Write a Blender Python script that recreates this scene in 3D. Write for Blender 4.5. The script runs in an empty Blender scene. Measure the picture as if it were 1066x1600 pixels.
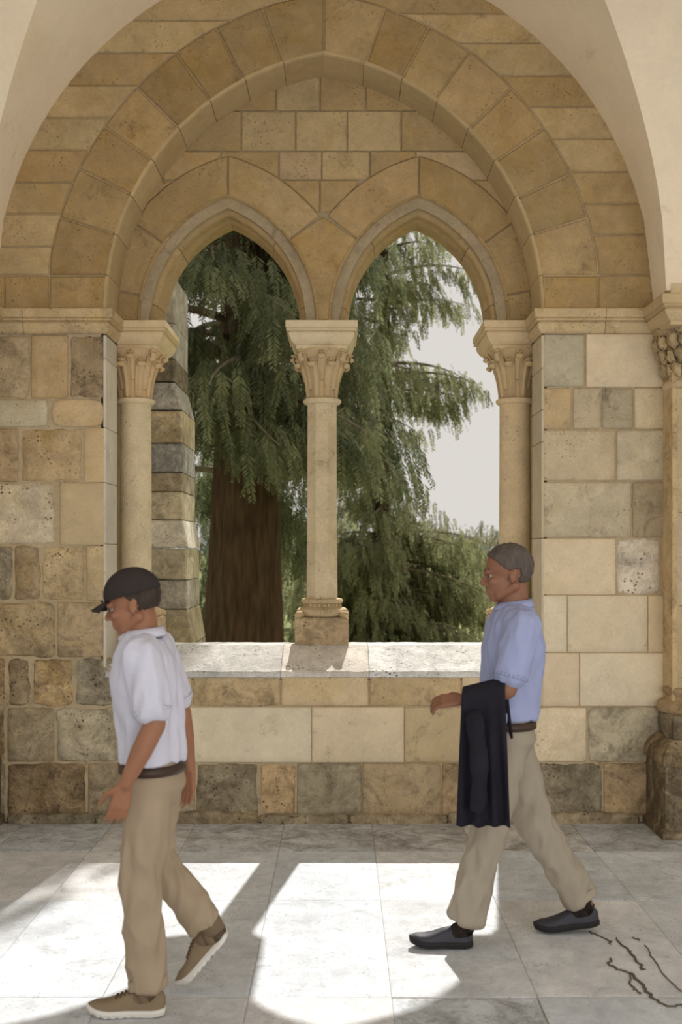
import bpy, bmesh, math, random
import numpy as np
from mathutils import Vector, Matrix, noise

# ------------------------------------------------------------------ camera, sky, sun, exposure
SC = bpy.context.scene
COL = SC.collection
F = 1700.0            # focal length in pixels of the 1066x1600 frame
EYE = 1.72
D = 6.88              # inner face of the arcade wall
T = 7.21              # inner face of the tympanum (recessed order)
cam_d = bpy.data.cameras.new('camera')
cam = bpy.data.objects.new('camera', cam_d); COL.objects.link(cam)
cam.location = (0, 0, EYE); cam.rotation_euler = (math.pi/2, 0, 0)
cam_d.sensor_fit = 'VERTICAL'; cam_d.sensor_height = 36; cam_d.sensor_width = 24
cam_d.lens = F*36/1600; cam_d.shift_y = 60/1600; cam_d.clip_end = 5000
cam_d.dof.use_dof = True; cam_d.dof.focus_distance = 6.6; cam_d.dof.aperture_fstop = 2.6
SC.camera = cam
SC.view_settings.view_transform = 'Standard'; SC.view_settings.look = 'None'
SC.view_settings.gamma = 1.0; SC.view_settings.use_curve_mapping = False
SC.view_settings.exposure = 0.0

world = bpy.data.worlds.new('sky'); SC.world = world; world.use_nodes = True
wn = world.node_tree.nodes['Background']
wn.inputs[0].default_value = (0.735, 0.70, 0.66, 1); wn.inputs[1].default_value = 0.98

SUN_DIR = Vector((-0.14, -0.93, -1.0))
sun_d = bpy.data.lights.new('sun', 'SUN'); sun_d.energy = 5.6; sun_d.angle = math.radians(0.55)
sun_d.color = (1.0, 0.965, 0.92)
sun = bpy.data.objects.new('sun', sun_d); COL.objects.link(sun)
sun.location = (2, 20, 20); sun.rotation_euler = SUN_DIR.to_track_quat('-Z', 'Y').to_euler()

# added fill light behind the camera, stands in for daylight from the rear
back_d = bpy.data.lights.new('rear_fill', 'AREA'); back_d.shape = 'RECTANGLE'; back_d.size = 6.5; back_d.size_y = 2.6
back_d.energy = 200; back_d.color = (1.0, 0.97, 0.94)
back = bpy.data.objects.new('rear_fill', back_d); COL.objects.link(back)
back.location = (2.9, -2.4, 1.25); back.rotation_euler = Vector((-0.22, 1, 0.02)).to_track_quat('-Z', 'Z').to_euler()

# ------------------------------------------------------------------ helpers
def X(px, Y=D): return (px-533.0)*Y/F
def Z(py, Y=D): return EYE-(py-860.0)*Y/F
def rnd(a, b): return random.uniform(a, b)
random.seed(11)
def lin(c):
    c = c/255.0
    return c/12.92 if c <= 0.04045 else ((c+0.055)/1.055)**2.4
def rgb(r, g, b, a=1.0): return (lin(r), lin(g), lin(b), a)

def link(name, me, parent=None, mat=None, loc=None):
    o = bpy.data.objects.new(name, me); COL.objects.link(o)
    if mat is not None and me is not None and not me.materials: me.materials.append(mat)
    if loc is not None: o.location = loc
    if parent is not None: o.parent = parent
    return o
def tag(o, label=None, cat=None, group=None, kind=None):
    if label: o['label'] = label
    if cat: o['category'] = cat
    if group: o['group'] = group
    if kind: o['kind'] = kind
    return o
def empty(name, loc=(0, 0, 0)):
    o = bpy.data.objects.new(name, None); COL.objects.link(o); o.location = loc
    o.empty_display_size = 0.1
    return o
def mesh_from(verts, faces, name='m', smooth=False, center=True):
    """world-space verts -> mesh about its own centre; returns (mesh, centre)"""
    vs = np.array(verts, dtype=float)
    c = (vs.min(0)+vs.max(0))/2 if center else np.zeros(3)
    me = bpy.data.meshes.new(name)
    me.from_pydata((vs-c).tolist(), [], faces)
    if smooth:
        for p in me.polygons: p.use_smooth = True
    me.update()
    return me, Vector(c)
def place(name, verts, faces, parent=None, mat=None, smooth=False, col=None, fixn=True):
    me, c = mesh_from(verts, faces, name, smooth)
    if fixn:
        bm = bmesh.new(); bm.from_mesh(me); bmesh.ops.recalc_face_normals(bm, faces=bm.faces); bm.to_mesh(me); bm.free()
    o = link(name, me, None, mat)
    put(o, c, parent)
    if col: o.color = col
    return o
def put(o, worldloc, parent):
    if parent is not None:
        o.parent = parent
        off = Vector((0, 0, 0)); p = parent
        while p is not None: off += p.location; p = p.parent
        o.location = Vector(worldloc)-off
    else: o.location = worldloc
def from_bm(name, bm, parent=None, mat=None, smooth=False, col=None, fixn=True):
    if fixn: bmesh.ops.recalc_face_normals(bm, faces=bm.faces)
    vs = [v.co[:] for v in bm.verts]
    bm.verts.index_update()
    fs = [[v.index for v in f.verts] for f in bm.faces]
    bm.free()
    return place(name, vs, fs, parent, mat, smooth, col, fixn=False)
def smooth_by_angle(o, ang=35):
    me = o.data
    for p in me.polygons: p.use_smooth = True
    me.set_sharp_from_angle(angle=math.radians(ang))

# ------------------------------------------------------------------ materials
def new_mat(name):
    m = bpy.data.materials.new(name); m.use_nodes = True
    nt = m.node_tree; b = nt.nodes['Principled BSDF']
    b.inputs['Roughness'].default_value = 0.85
    b.inputs['Specular IOR Level'].default_value = 0.25
    return m, nt, b
def N(nt, t, **kw):
    n = nt.nodes.new(t)
    for k, v in kw.items(): setattr(n, k, v)
    return n
def stone_mat(name, pits=0.5, rough=0.9, bump=0.5, stain=(72, 58, 40), scale=1.0, patch=0.35, contrast=0.28):
    m, nt, b = new_mat(name); L = nt.links.new
    b.inputs['Roughness'].default_value = rough
    oi = N(nt, 'ShaderNodeObjectInfo'); geo = N(nt, 'ShaderNodeNewGeometry')
    off = N(nt, 'ShaderNodeVectorMath', operation='SCALE'); off.inputs[0].default_value = (17, 31, 23)
    L(oi.outputs['Random'], off.inputs['Scale'])
    add = N(nt, 'ShaderNodeVectorMath', operation='ADD'); L(geo.outputs['Position'], add.inputs[0]); L(off.outputs[0], add.inputs[1])
    def noi(s, det=6, rgh=0.6, dist=0.0):
        n = N(nt, 'ShaderNodeTexNoise'); n.inputs['Scale'].default_value = s*scale; n.inputs['Detail'].default_value = det
        n.inputs['Roughness'].default_value = rgh; n.inputs['Distortion'].default_value = dist
        L(add.outputs[0], n.inputs['Vector']); return n
    big, mid, fine = noi(2.2, 4), noi(9, 7, 0.65, 0.6), noi(70, 6, 0.75)
    # mottling
    def ramp(src, a, bb, lo, hi):
        r = N(nt, 'ShaderNodeMapRange'); r.inputs['From Min'].default_value = a; r.inputs['From Max'].default_value = bb
        r.inputs['To Min'].default_value = lo; r.inputs['To Max'].default_value = hi; L(src, r.inputs['Value']); return r.outputs[0]
    def mul(a, c):
        mm = N(nt, 'ShaderNodeMath', operation='MULTIPLY'); L(a, mm.inputs[0])
        if isinstance(c, float): mm.inputs[1].default_value = c
        else: L(c, mm.inputs[1])
        return mm.outputs[0]
    k = mul(ramp(big.outputs[0], 0.3, 0.7, 1-contrast*0.8, 1+contrast*0.7), ramp(mid.outputs[0], 0.25, 0.75, 1-contrast, 1+contrast*0.8))
    k = mul(k, ramp(fine.outputs[0], 0.25, 0.75, 1-contrast*0.9, 1+contrast*0.8))
    base = N(nt, 'ShaderNodeVectorMath', operation='SCALE'); L(oi.outputs['Color'], base.inputs[0]); L(k, base.inputs['Scale'])
    # warm / grey patches
    pn = noi(3.4, 6, 0.6, 1.0)
    hs = N(nt, 'ShaderNodeHueSaturation'); hs.inputs['Saturation'].default_value = 1.22; hs.inputs['Value'].default_value = 0.93
    L(base.outputs[0], hs.inputs['Color'])
    mx = N(nt, 'ShaderNodeMix', data_type='RGBA'); L(ramp(pn.outputs[0], 0.5, 0.68, 0.0, patch*1.6), mx.inputs[0]); L(base.outputs[0], mx.inputs[6]); L(hs.outputs[0], mx.inputs[7])
    # stains, amount from the object's alpha
    sn = noi(5.2, 9, 0.72, 0.8); sf = noi(28, 6, 0.8)
    avg = N(nt, 'ShaderNodeMath', operation='MULTIPLY_ADD'); L(sf.outputs[0], avg.inputs[0]); avg.inputs[1].default_value = 0.45; L(sn.outputs[0], avg.inputs[2])
    thr = N(nt, 'ShaderNodeMath', operation='MULTIPLY_ADD'); L(oi.outputs['Alpha'], thr.inputs[0]); thr.inputs[1].default_value = 0.42; L(avg.outputs[0], thr.inputs[2])
    st = ramp(thr.outputs[0], 0.86, 1.16, 0.0, 0.82)
    mx2 = N(nt, 'ShaderNodeMix', data_type='RGBA'); L(st, mx2.inputs[0]); L(mx.outputs[2], mx2.inputs[6]); mx2.inputs[7].default_value = rgb(*stain)
    # pits
    vo = N(nt, 'ShaderNodeTexVoronoi'); vo.inputs['Scale'].default_value = 38*scale; L(add.outputs[0], vo.inputs['Vector'])
    pit = ramp(vo.outputs['Distance'], 0.10, 0.30, 1.0, 0.0)
    gate = ramp(noi(6, 3).outputs[0], 0.5, 0.62, 0.0, 1.0)
    pit = mul(mul(pit, gate), float(pits))
    mx3 = N(nt, 'ShaderNodeMix', data_type='RGBA'); L(pit, mx3.inputs[0]); L(mx2.outputs[2], mx3.inputs[6]); mx3.inputs[7].default_value = rgb(92, 72, 45)
    L(mx3.outputs[2], b.inputs['Base Color'])
    # relief
    hsum = N(nt, 'ShaderNodeMath', operation='MULTIPLY_ADD'); L(fine.outputs[0], hsum.inputs[0]); hsum.inputs[1].default_value = 0.45; L(mid.outputs[0], hsum.inputs[2])
    hsub = N(nt, 'ShaderNodeMath', operation='SUBTRACT'); L(hsum.outputs[0], hsub.inputs[0]); L(pit, hsub.inputs[1])
    bp = N(nt, 'ShaderNodeBump'); bp.inputs['Strength'].default_value = bump; bp.inputs['Distance'].default_value = 0.02
    L(hsub.outputs[0], bp.inputs['Height']); L(bp.outputs[0], b.inputs['Normal'])
    return m
STONE = stone_mat('limestone', pits=0.55, bump=0.35, contrast=0.17)
ROUGH = stone_mat('weathered_limestone', pits=0.9, bump=0.75, contrast=0.3, patch=0.5)
SMOOTH = stone_mat('dressed_limestone', pits=0.15, bump=0.16, contrast=0.10, patch=0.25)
MORTAR = stone_mat('lime_mortar', pits=0.3, bump=0.6, contrast=0.15)
PAVE = stone_mat('paving_stone', pits=0.5, bump=0.28, contrast=0.20, stain=(105, 98, 86), patch=0.15, scale=1.2)
PLASTER = stone_mat('vault_plaster', pits=0.0, bump=0.08, contrast=0.05, patch=0.25, stain=(170, 140, 100), scale=0.45)
LICHEN = stone_mat('lichened_stone', pits=0.6, bump=0.7, contrast=0.38, stain=(62, 58, 50), patch=0.9, scale=1.3)

def simple(name, c, rough=0.8, spec=0.3, bumpscale=0, bumpst=0.2, var=0.0, vscale=8, stretch=None, sheen=0):
    m, nt, b = new_mat(name); L = nt.links.new
    b.inputs['Base Color'].default_value = rgb(*c); b.inputs['Roughness'].default_value = rough
    b.inputs['Specular IOR Level'].default_value = spec
    if sheen: b.inputs['Sheen Weight'].default_value = sheen
    tc = N(nt, 'ShaderNodeTexCoord')
    mp = N(nt, 'ShaderNodeMapping'); L(tc.outputs['Object'], mp.inputs[0])
    if stretch: mp.inputs['Scale'].default_value = stretch
    if var:
        n = N(nt, 'ShaderNodeTexNoise'); n.inputs['Scale'].default_value = vscale; n.inputs['Detail'].default_value = 6; L(mp.outputs[0], n.inputs['Vector'])
        r = N(nt, 'ShaderNodeMapRange'); r.inputs['From Min'].default_value = .3; r.inputs['From Max'].default_value = .7
        r.inputs['To Min'].default_value = 1-var; r.inputs['To Max'].default_value = 1+var; L(n.outputs[0], r.inputs['Value'])
        s = N(nt, 'ShaderNodeVectorMath', operation='SCALE'); s.inputs[0].default_value = rgb(*c)[:3]; L(r.outputs[0], s.inputs['Scale'])
        L(s.outputs[0], b.inputs['Base Color'])
    if bumpscale:
        n2 = N(nt, 'ShaderNodeTexNoise'); n2.inputs['Scale'].default_value = bumpscale; n2.inputs['Detail'].default_value = 5; L(mp.outputs[0], n2.inputs['Vector'])
        bp = N(nt, 'ShaderNodeBump'); bp.inputs['Strength'].default_value = bumpst; bp.inputs['Distance'].default_value = 0.01
        L(n2.outputs[0], bp.inputs['Height']); L(bp.outputs[0], b.inputs['Normal'])
    return m

# colour table for stones (albedo)
C = dict(cream=(212, 193, 158), light=(224, 208, 178), tan=(198, 175, 136), ochre=(206, 180, 140), grey=(196, 183, 155),
         dgrey=(176, 162, 134), brown=(186, 163, 128), pale=(230, 221, 202), mortar=(190, 172, 140), arch=(186, 160, 116),
         arch2=(180, 153, 110), sill=(222, 218, 210), pave=(206, 209, 212), bgrey=(186, 182, 172))
TONE = 1.0
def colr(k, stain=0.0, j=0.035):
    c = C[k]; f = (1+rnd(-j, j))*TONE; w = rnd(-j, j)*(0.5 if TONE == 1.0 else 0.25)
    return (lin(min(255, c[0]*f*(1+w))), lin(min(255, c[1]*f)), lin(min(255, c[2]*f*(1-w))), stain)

# ------------------------------------------------------------------ stone shapes
def grid_stone(x0, x1, z0, z1, y0, y1, parent, col, mat, amp=0.003, bev=0.012, rr=0.012, cell=0.035, name='stone_block', gap=0.0035):
    """rectangular ashlar, face towards -Y with a rounded arris and uneven surface"""
    x0 += gap; x1 -= gap; z0 += gap; z1 -= gap
    nx = max(3, min(14, int((x1-x0)/cell))); nz = max(3, min(12, int((z1-z0)/cell)))
    # parameter positions, denser at the border
    def ts(n, L):
        e = min(0.18, bev/L); inner = [e+(1-2*e)*i/(n-1) for i in range(n)]
        return [0.0]+inner+[1.0]
    tx, tz = ts(nx, x1-x0), ts(nz, z1-z0)
    sd = Vector((rnd(0, 50), rnd(0, 50), rnd(0, 50)))
    V = []; FC = []
    W, H = x1-x0, z1-z0
    for j, b in enumerate(tz):
        for i, a in enumerate(tx):
            x = x0+a*W; z = z0+b*H
            dx = min(x-x0, x1-x); dz = min(z-z0, z1-z)
            # corner rounding
            if dx < rr and dz < rr:
                q = math.hypot(rr-dx, rr-dz)
                if q > rr:
                    s = rr/q; cx = x0+rr if x-x0 < x1-x else x1-rr; cz = z0+rr if z-z0 < z1-z else z1-rr
                    x = cx+(x-cx)*s; z = cz+(z-cz)*s
            edge = (i in (0, len(tx)-1)) or (j in (0, len(tz)-1))
            n1 = noise.fractal(Vector((x*9, z*9, 0))+sd, 0.9, 2.1, 4)
            y = y0+(bev if edge else 0)+amp*n1
            if edge:
                jn = noise.noise(Vector((x*14, z*14, 5))+sd)*amp*1.2
                if i in (0, len(tx)-1): x += jn
                if j in (0, len(tz)-1): z += jn
            V.append((x, y, z))
    n = len(tx); mrows = len(tz)
    for j in range(mrows-1):
        for i in range(n-1):
            FC.append((j*n+i, j*n+i+1, (j+1)*n+i+1, (j+1)*n+i))
    border = [i for i in range(n)]+[j*n+n-1 for j in range(1, mrows)]+[(mrows-1)*n+i for i in range(n-2, -1, -1)]+[j*n for j in range(mrows-2, 0, -1)]
    base = len(V)
    for k in border: V.append((V[k][0], y1, V[k][2]))
    m = len(border)
    for k in range(m): FC.append((border[k], base+k, base+(k+1) % m, border[(k+1) % m]))
    FC.append(tuple(base+k for k in range(m)))
    o = place(name, V, FC, parent, mat, True, col)
    o.data.set_sharp_from_angle(angle=math.radians(50))
    return o

def inset(poly, d):
    n = len(poly); out = []
    area = sum(poly[i][0]*poly[(i+1) % n][1]-poly[(i+1) % n][0]*poly[i][1] for i in range(n))
    sgn = 1 if area > 0 else -1
    for i in range(n):
        a, b, c = Vector(poly[i-1]), Vector(poly[i]), Vector(poly[(i+1) % n])
        e1 = (b-a); e2 = (c-b)
        if e1.length < 1e-7: e1 = e2
        if e2.length < 1e-7: e2 = e1
        e1 = e1.normalized(); e2 = e2.normalized()
        n1 = Vector((-e1.y, e1.x))*sgn; n2 = Vector((-e2.y, e2.x))*sgn
        m = n1+n2
        if m.length < 1e-6: m = n1
        m.normalize()
        k = d/max(0.45, m.dot(n1))
        out.append((b.x+m.x*k, b.y+m.y*k))
    return out
def poly_stone(poly, y0, y1, parent, col, mat, bev=0.008, gap=0.003, jit=0.0015, name='stone_block'):
    """any outline in (x,z), face towards -Y, with a chamfered arris"""
    P = [p for i, p in enumerate(poly) if (Vector(p)-Vector(poly[i-1])).length > 0.008]
    if len(P) < 3: return None
    # subdivide long edges so that they can waver
    Q = []
    for i, p in enumerate(P):
        q = P[(i+1) % len(P)]; L = math.hypot(q[0]-p[0], q[1]-p[1]); k = max(1, int(L/0.09))
        for t in range(k): Q.append((p[0]+(q[0]-p[0])*t/k, p[1]+(q[1]-p[1])*t/k))
    Q = inset(Q, gap)
    Q = [(x+rnd(-jit, jit), z+rnd(-jit, jit)) for x, z in Q]
    I = inset(Q, bev)
    n = len(Q); tilt = rnd(-1, 1)*0.003
    V = [(x, y0+tilt*(z-Q[0][1]), z) for x, z in I]+[(x, y0+bev, z) for x, z in Q]+[(x, y1, z) for x, z in Q]
    FC = [tuple(range(n))]
    for k in range(n):
        k2 = (k+1) % n
        FC += [(k, k2, n+k2, n+k), (n+k, n+k2, 2*n+k2, 2*n+k)]
    FC.append(tuple(2*n+k for k in range(n)))
    return place(name, V, FC, parent, mat, False, col)

def box(name, x0, x1, y0, y1, z0, z1, parent, mat, col=None, bev=0.006, segs=1):
    bm = bmesh.new(); bmesh.ops.create_cube(bm, size=1)
    bmesh.ops.scale(bm, vec=(x1-x0, y1-y0, z1-z0), verts=bm.verts)
    bmesh.ops.translate(bm, vec=((x0+x1)/2, (y0+y1)/2, (z0+z1)/2), verts=bm.verts)
    if bev: bmesh.ops.bevel(bm, geom=bm.edges[:], offset=bev, segments=segs, affect='EDGES')
    return from_bm(name, bm, parent, mat, False, col)

def rect_profile(name, x0, x1, y0, y1, prof, parent, mat, col=None, clipx=None):
    """stack of rectangles grown by out (a moulded block); prof = [(out, z)...]"""
    V = []; FC = []
    for o_, z in prof:
        a, b = x0-o_, x1+o_
        if clipx:
            if clipx[0] is not None: a = max(a, clipx[0])
            if clipx[1] is not None: b = min(b, clipx[1])
        V += [(a, y0-o_, z), (b, y0-o_, z), (b, y1+o_, z), (a, y1+o_, z)]
    for i in range(len(prof)-1):
        for k in range(4):
            FC.append((i*4+k, i*4+(k+1) % 4, (i+1)*4+(k+1) % 4, (i+1)*4+k))
    FC.append((3, 2, 1, 0)); e = (len(prof)-1)*4; FC.append((e, e+1, e+2, e+3))
    return place(name, V, FC, parent, mat, False, col)

def lathe(name, cx, cy, prof, parent, mat, col=None, n=40, sharp=40, ang=0.0, wob=0.0):
    V = []; FC = []
    for r, z in prof:
        for k in range(n):
            t = 2*math.pi*k/n+ang
            q = r*(1+wob*noise.noise(Vector((math.cos(t)*2, math.sin(t)*2, z*9))))
            V.append((cx+q*math.cos(t), cy+q*math.sin(t), z))
    for i in range(len(prof)-1):
        for k in range(n): FC.append((i*n+k, i*n+(k+1) % n, (i+1)*n+(k+1) % n, (i+1)*n+k))
    FC.append(tuple(range(n-1, -1, -1))); FC.append(tuple((len(prof)-1)*n+k for k in range(n)))
    o = place(name, V, FC, parent, mat, True, col)
    o.data.set_sharp_from_angle(angle=math.radians(sharp)); return o

def sweep(name, path, prof, parent, mat, col=None):
    """prof (out, z) swept along a polyline of (x,y); out is to the right of travel"""
    V = []; FC = []; n = len(prof)
    for i, p in enumerate(path):
        p = Vector(p)
        d1 = (p-Vector(path[i-1])).normalized() if i else (Vector(path[1])-p).normalized()
        d2 = (Vector(path[i+1])-p).normalized() if i < len(path)-1 else d1
        n1 = Vector((d1.y, -d1.x)); n2 = Vector((d2.y, -d2.x)); m = (n1+n2).normalized(); m /= max(0.3, m.dot(n1))
        for o_, z in prof: V.append((p.x+m.x*o_, p.y+m.y*o_, z))
    for i in range(len(path)-1):
        for k in range(n): FC.append((i*n+k, i*n+(k+1) % n, (i+1)*n+(k+1) % n, (i+1)*n+k))
    FC.append(tuple(range(n))); FC.append(tuple((len(path)-1)*n+k for k in range(n-1, -1, -1)))
    return place(name, V, FC, parent, mat, False, col)

# ------------------------------------------------------------------ the arcade wall
CX = X(506)                       # axis of the big arch
A0 = 66/247.1; R0 = 408/247.1     # arch centres lie A0 beyond the axis, radius R0
SPZ = 3.24                        # springing height
JL, JR = CX-(R0-A0), CX+(R0-A0)   # jambs of the big arch
RING = 500/247.1
def arch_z(x, r, a, cx, z0):
    t = r*r-(abs(x-cx)+a)**2
    return z0+math.sqrt(t) if t > 0 else z0
def big(x): return arch_z(x, R0, A0, CX, SPZ)
SUB = [X(356, T), X(655, T)]
SA = 0.284; SR = 0.872; SRI = 0.754; SZ = 3.245
MID = (SUB[0]+SUB[1])/2
CORE_Y = D+0.013
TOPZ = 5.75

def strip_panel(xs, zb, zt, y0, y1):
    """solid between two height curves"""
    V = []; FC = []; n = len(xs)
    for x in xs: V += [(x, y0, zb(x)), (x, y0, zt(x)), (x, y1, zb(x)), (x, y1, zt(x))]
    for i in range(n-1):
        a, b = 4*i, 4*(i+1)
        FC += [(a, b, b+1, a+1), (a+2, a+3, b+3, b+2), (a, a+2, b+2, b), (a+1, b+1, b+3, a+3)]
    FC += [(0, 1, 3, 2), (4*(n-1), 4*(n-1)+2, 4*(n-1)+3, 4*(n-1)+1)]
    return V, FC
def merge(parts):
    V = []; FC = []
    for v, f in parts:
        o = len(V); V += v; FC += [tuple(i+o for i in q) for q in f]
    return V, FC
WB = 7.72                         # outer face
XL, XR = -6.4, 6.2
lin_ = lambda a, b, n: [a+(b-a)*i/(n-1) for i in range(n)]
parts = [strip_panel([XL, JL-0.03], lambda x: 0, lambda x: SPZ-0.02, CORE_Y, WB),
         strip_panel([JR+0.03, XR], lambda x: 0, lambda x: SPZ-0.02, CORE_Y, WB),
         strip_panel([JL-0.03, JR+0.03], lambda x: 0, lambda x: 0.90, CORE_Y, WB-0.02),
         strip_panel([XL, JL-0.03], lambda x: SPZ-0.02, lambda x: TOPZ, CORE_Y, WB),
         strip_panel([JR+0.03, XR], lambda x: SPZ-0.02, lambda x: TOPZ, CORE_Y, WB),
         strip_panel(lin_(JL-0.03, JR+0.03, 61), lambda x: arch_z(x, R0+0.03, A0, CX, SPZ-0.02), lambda x: TOPZ, CORE_Y, WB)]
v, f = merge(parts)
wall = place('wall_back', v, f, None, MORTAR, False, colr('mortar', 0.2, 0))
tag(wall, 'pale limestone arcade wall with a double arched window opening', kind='structure')

# ashlar, traced course by course; k colour, s stain, m material, a unevenness
M_ = dict(s=STONE, r=ROUGH, d=SMOOTH)
def course(y0, y1, cells):
    for c in cells:
        x0, x1, k, st, mt = c[:5]
        amp = {'s': 0.003, 'r': 0.011, 'd': 0.0008}[mt]; bev = {'s': 0.009, 'r': 0.018, 'd': 0.005}[mt]
        rr = c[5] if len(c) > 5 else {'s': 0.012, 'r': 0.03, 'd': 0.003}[mt]
        deep = 0.32 if (abs(x1-165) < 1.5 or abs(x0-850) < 3) and y0 < 1040 else 0.10
        xa, xb = X(x0), X(x1)
        if abs(x1-165) < 1.5 and y0 < 1040: xb = JL
        if abs(x0-850) < 3 and y0 < 1040: xa = JR
        grid_stone(xa, xb, Z(y1), Z(y0), D-rnd(-0.003, 0.004), D+deep, wall, colr(k, st), M_[mt], amp, bev, rr, gap=0.0025 if mt == 'd' else 0.005)
# left pier
course(522, 623, [(-120, -45, 'tan', .3, 's'), (-45, 47, 'brown', .35, 'r'), (47, 107, 'tan', .2, 's'), (107, 165, 'brown', .45, 'r')])
course(623, 668, [(-120, -60, 'tan', .3, 's'), (-60, 75, 'grey', .15, 's', .03), (79, 165, 'ochre', .05, 's', .07)])
course(668, 754, [(-120, 29, 'brown', .4, 's'), (30, 129, 'tan', .12, 'r', .02), (131, 165, 'tan', .12, 'd')])
course(754, 852, [(-120, -60, 'tan', .3, 's'), (-60, 85, 'light', .12, 'r', .03), (93, 165, 'tan', .05, 'd')])
course(852, 940, [(-120, -60, 'tan', .3, 's'), (-60, 20, 'dgrey', .5, 'r'), (20, 63, 'brown', .5, 'r'), (64, 133, 'tan', .35, 'r'), (134, 165, 'tan', .1, 's')])
course(940, 1028, [(-120, -60, 'tan', .3, 's'), (-60, 87, 'tan', .42, 'r'), (88, 165, 'brown', .45, 's')])
course(1028, 1105, [(-120, -50, 'tan', .3, 's'), (-50, 9, 'brown', .55, 'r'), (11, 48, 'brown', .5, 'r', .05), (49, 115, 'tan', .5, 'r', .05), (116, 179, 'grey', .55, 'r', .05)])
course(1105, 1192, [(-60, 9, 'brown', .6, 'r'), (10, 85, 'dgrey', .55, 's'), (86, 196, 'grey', .48, 'r'), (197, 286, 'cream', .2, 's'), (286, 487, 'light', .05, 'd'), (487, 632, 'light', .08, 'd'), (632, 742, 'tan', .2, 'd'),
                    (742, 918, 'light', .12, 's'), (919, 1040, 'grey', .45, 's', .04)])
course(1192, 1276, [(-60, 9, 'dgrey', .6, 'r'), (10, 135, 'brown', .75, 'r', .03), (136, 208, 'dgrey', .6, 's'), (208, 305, 'grey', .5, 's'), (306, 405, 'dgrey', .55, 'r', .03), (405, 463, 'ochre', .35, 'r', .05),
                    (463, 566, 'dgrey', .5, 's'), (566, 690, 'brown', .35, 's'), (690, 828, 'brown', .45, 's'), (828, 943, 'dgrey', .55, 'r'), (943, 1040, 'brown', .6, 's')])
# parapet course under the sill
course(1050, 1104, [(179, 300, 'tan', .35, 's'), (300, 439, 'tan', .42, 's'), (439, 577, 'cream', .1, 's'), (577, 722, 'tan', .35, 's'), (722, 850, 'cream', .15, 'd')])
# right pier
course(521, 605, [(850, 915, 'grey', .18, 's'), (916, 1060, 'light', .05, 'd')])
course(605, 671, [(850, 894, 'ochre', .35, 's'), (895, 940, 'grey', .2, 's'), (940, 991, 'dgrey', .35, 's'), (991, 1060, 'cream', .1, 's')])
course(671, 752, [(850, 963, 'grey', .12, 's'), (963, 1060, 'grey', .18, 's')])
course(752, 841, [(850, 988, 'grey', .22, 's'), (988, 1060, 'dgrey', .3, 's')])
course(841, 930, [(850, 963, 'light', .0, 'd'), (963, 1034, 'pale', .25, 'r'), (1035, 1060, 'tan', .3, 's')])
course(930, 1020, [(850, 887, 'light', .0, 'd'), (887, 1013, 'light', .0, 'd'), (1013, 1060, 'cream', .1, 'd')])
course(1020, 1104, [(850, 906, 'light', .0, 'd'), (906, 1060, 'light', .03, 'd')])
# plinth ledge at the foot of the wall
for a, b in ((12, 150), (150, 262), (262, 405), (405, 545), (545, 700), (700, 850), (850, 1000)):
    grid_stone(X(a), X(b), -0.02, Z(1269)+rnd(-.01, .01), D-0.035-rnd(0, .012), D+0.02, wall, colr('dgrey', .55), ROUGH, 0.009, 0.02, 0.03, name='ledge_stone')
# beyond the frame: plain neighbours so that a step aside still meets masonry
for side in (-1, 1):
    z = 0.0; k = 0
    while z < 3.05:
        h = 0.35; x = 2.62 if side > 0 else 2.85
        x += 0.2*(k % 2)
        xa = x-0.2*(k % 2)
        while xa < 6.0:
            xb = min(6.1, x+0.5)
            a, b = (xa, xb) if side > 0 else (-xb, -xa)
            grid_stone(a, b, z, min(z+h, 3.08), D, D+0.1, wall, colr(random.choice(['tan', 'cream', 'grey', 'brown']), .25), STONE, .003, .009, cell=.12)
            xa = xb; x = xb
        z += h; k += 1

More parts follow.
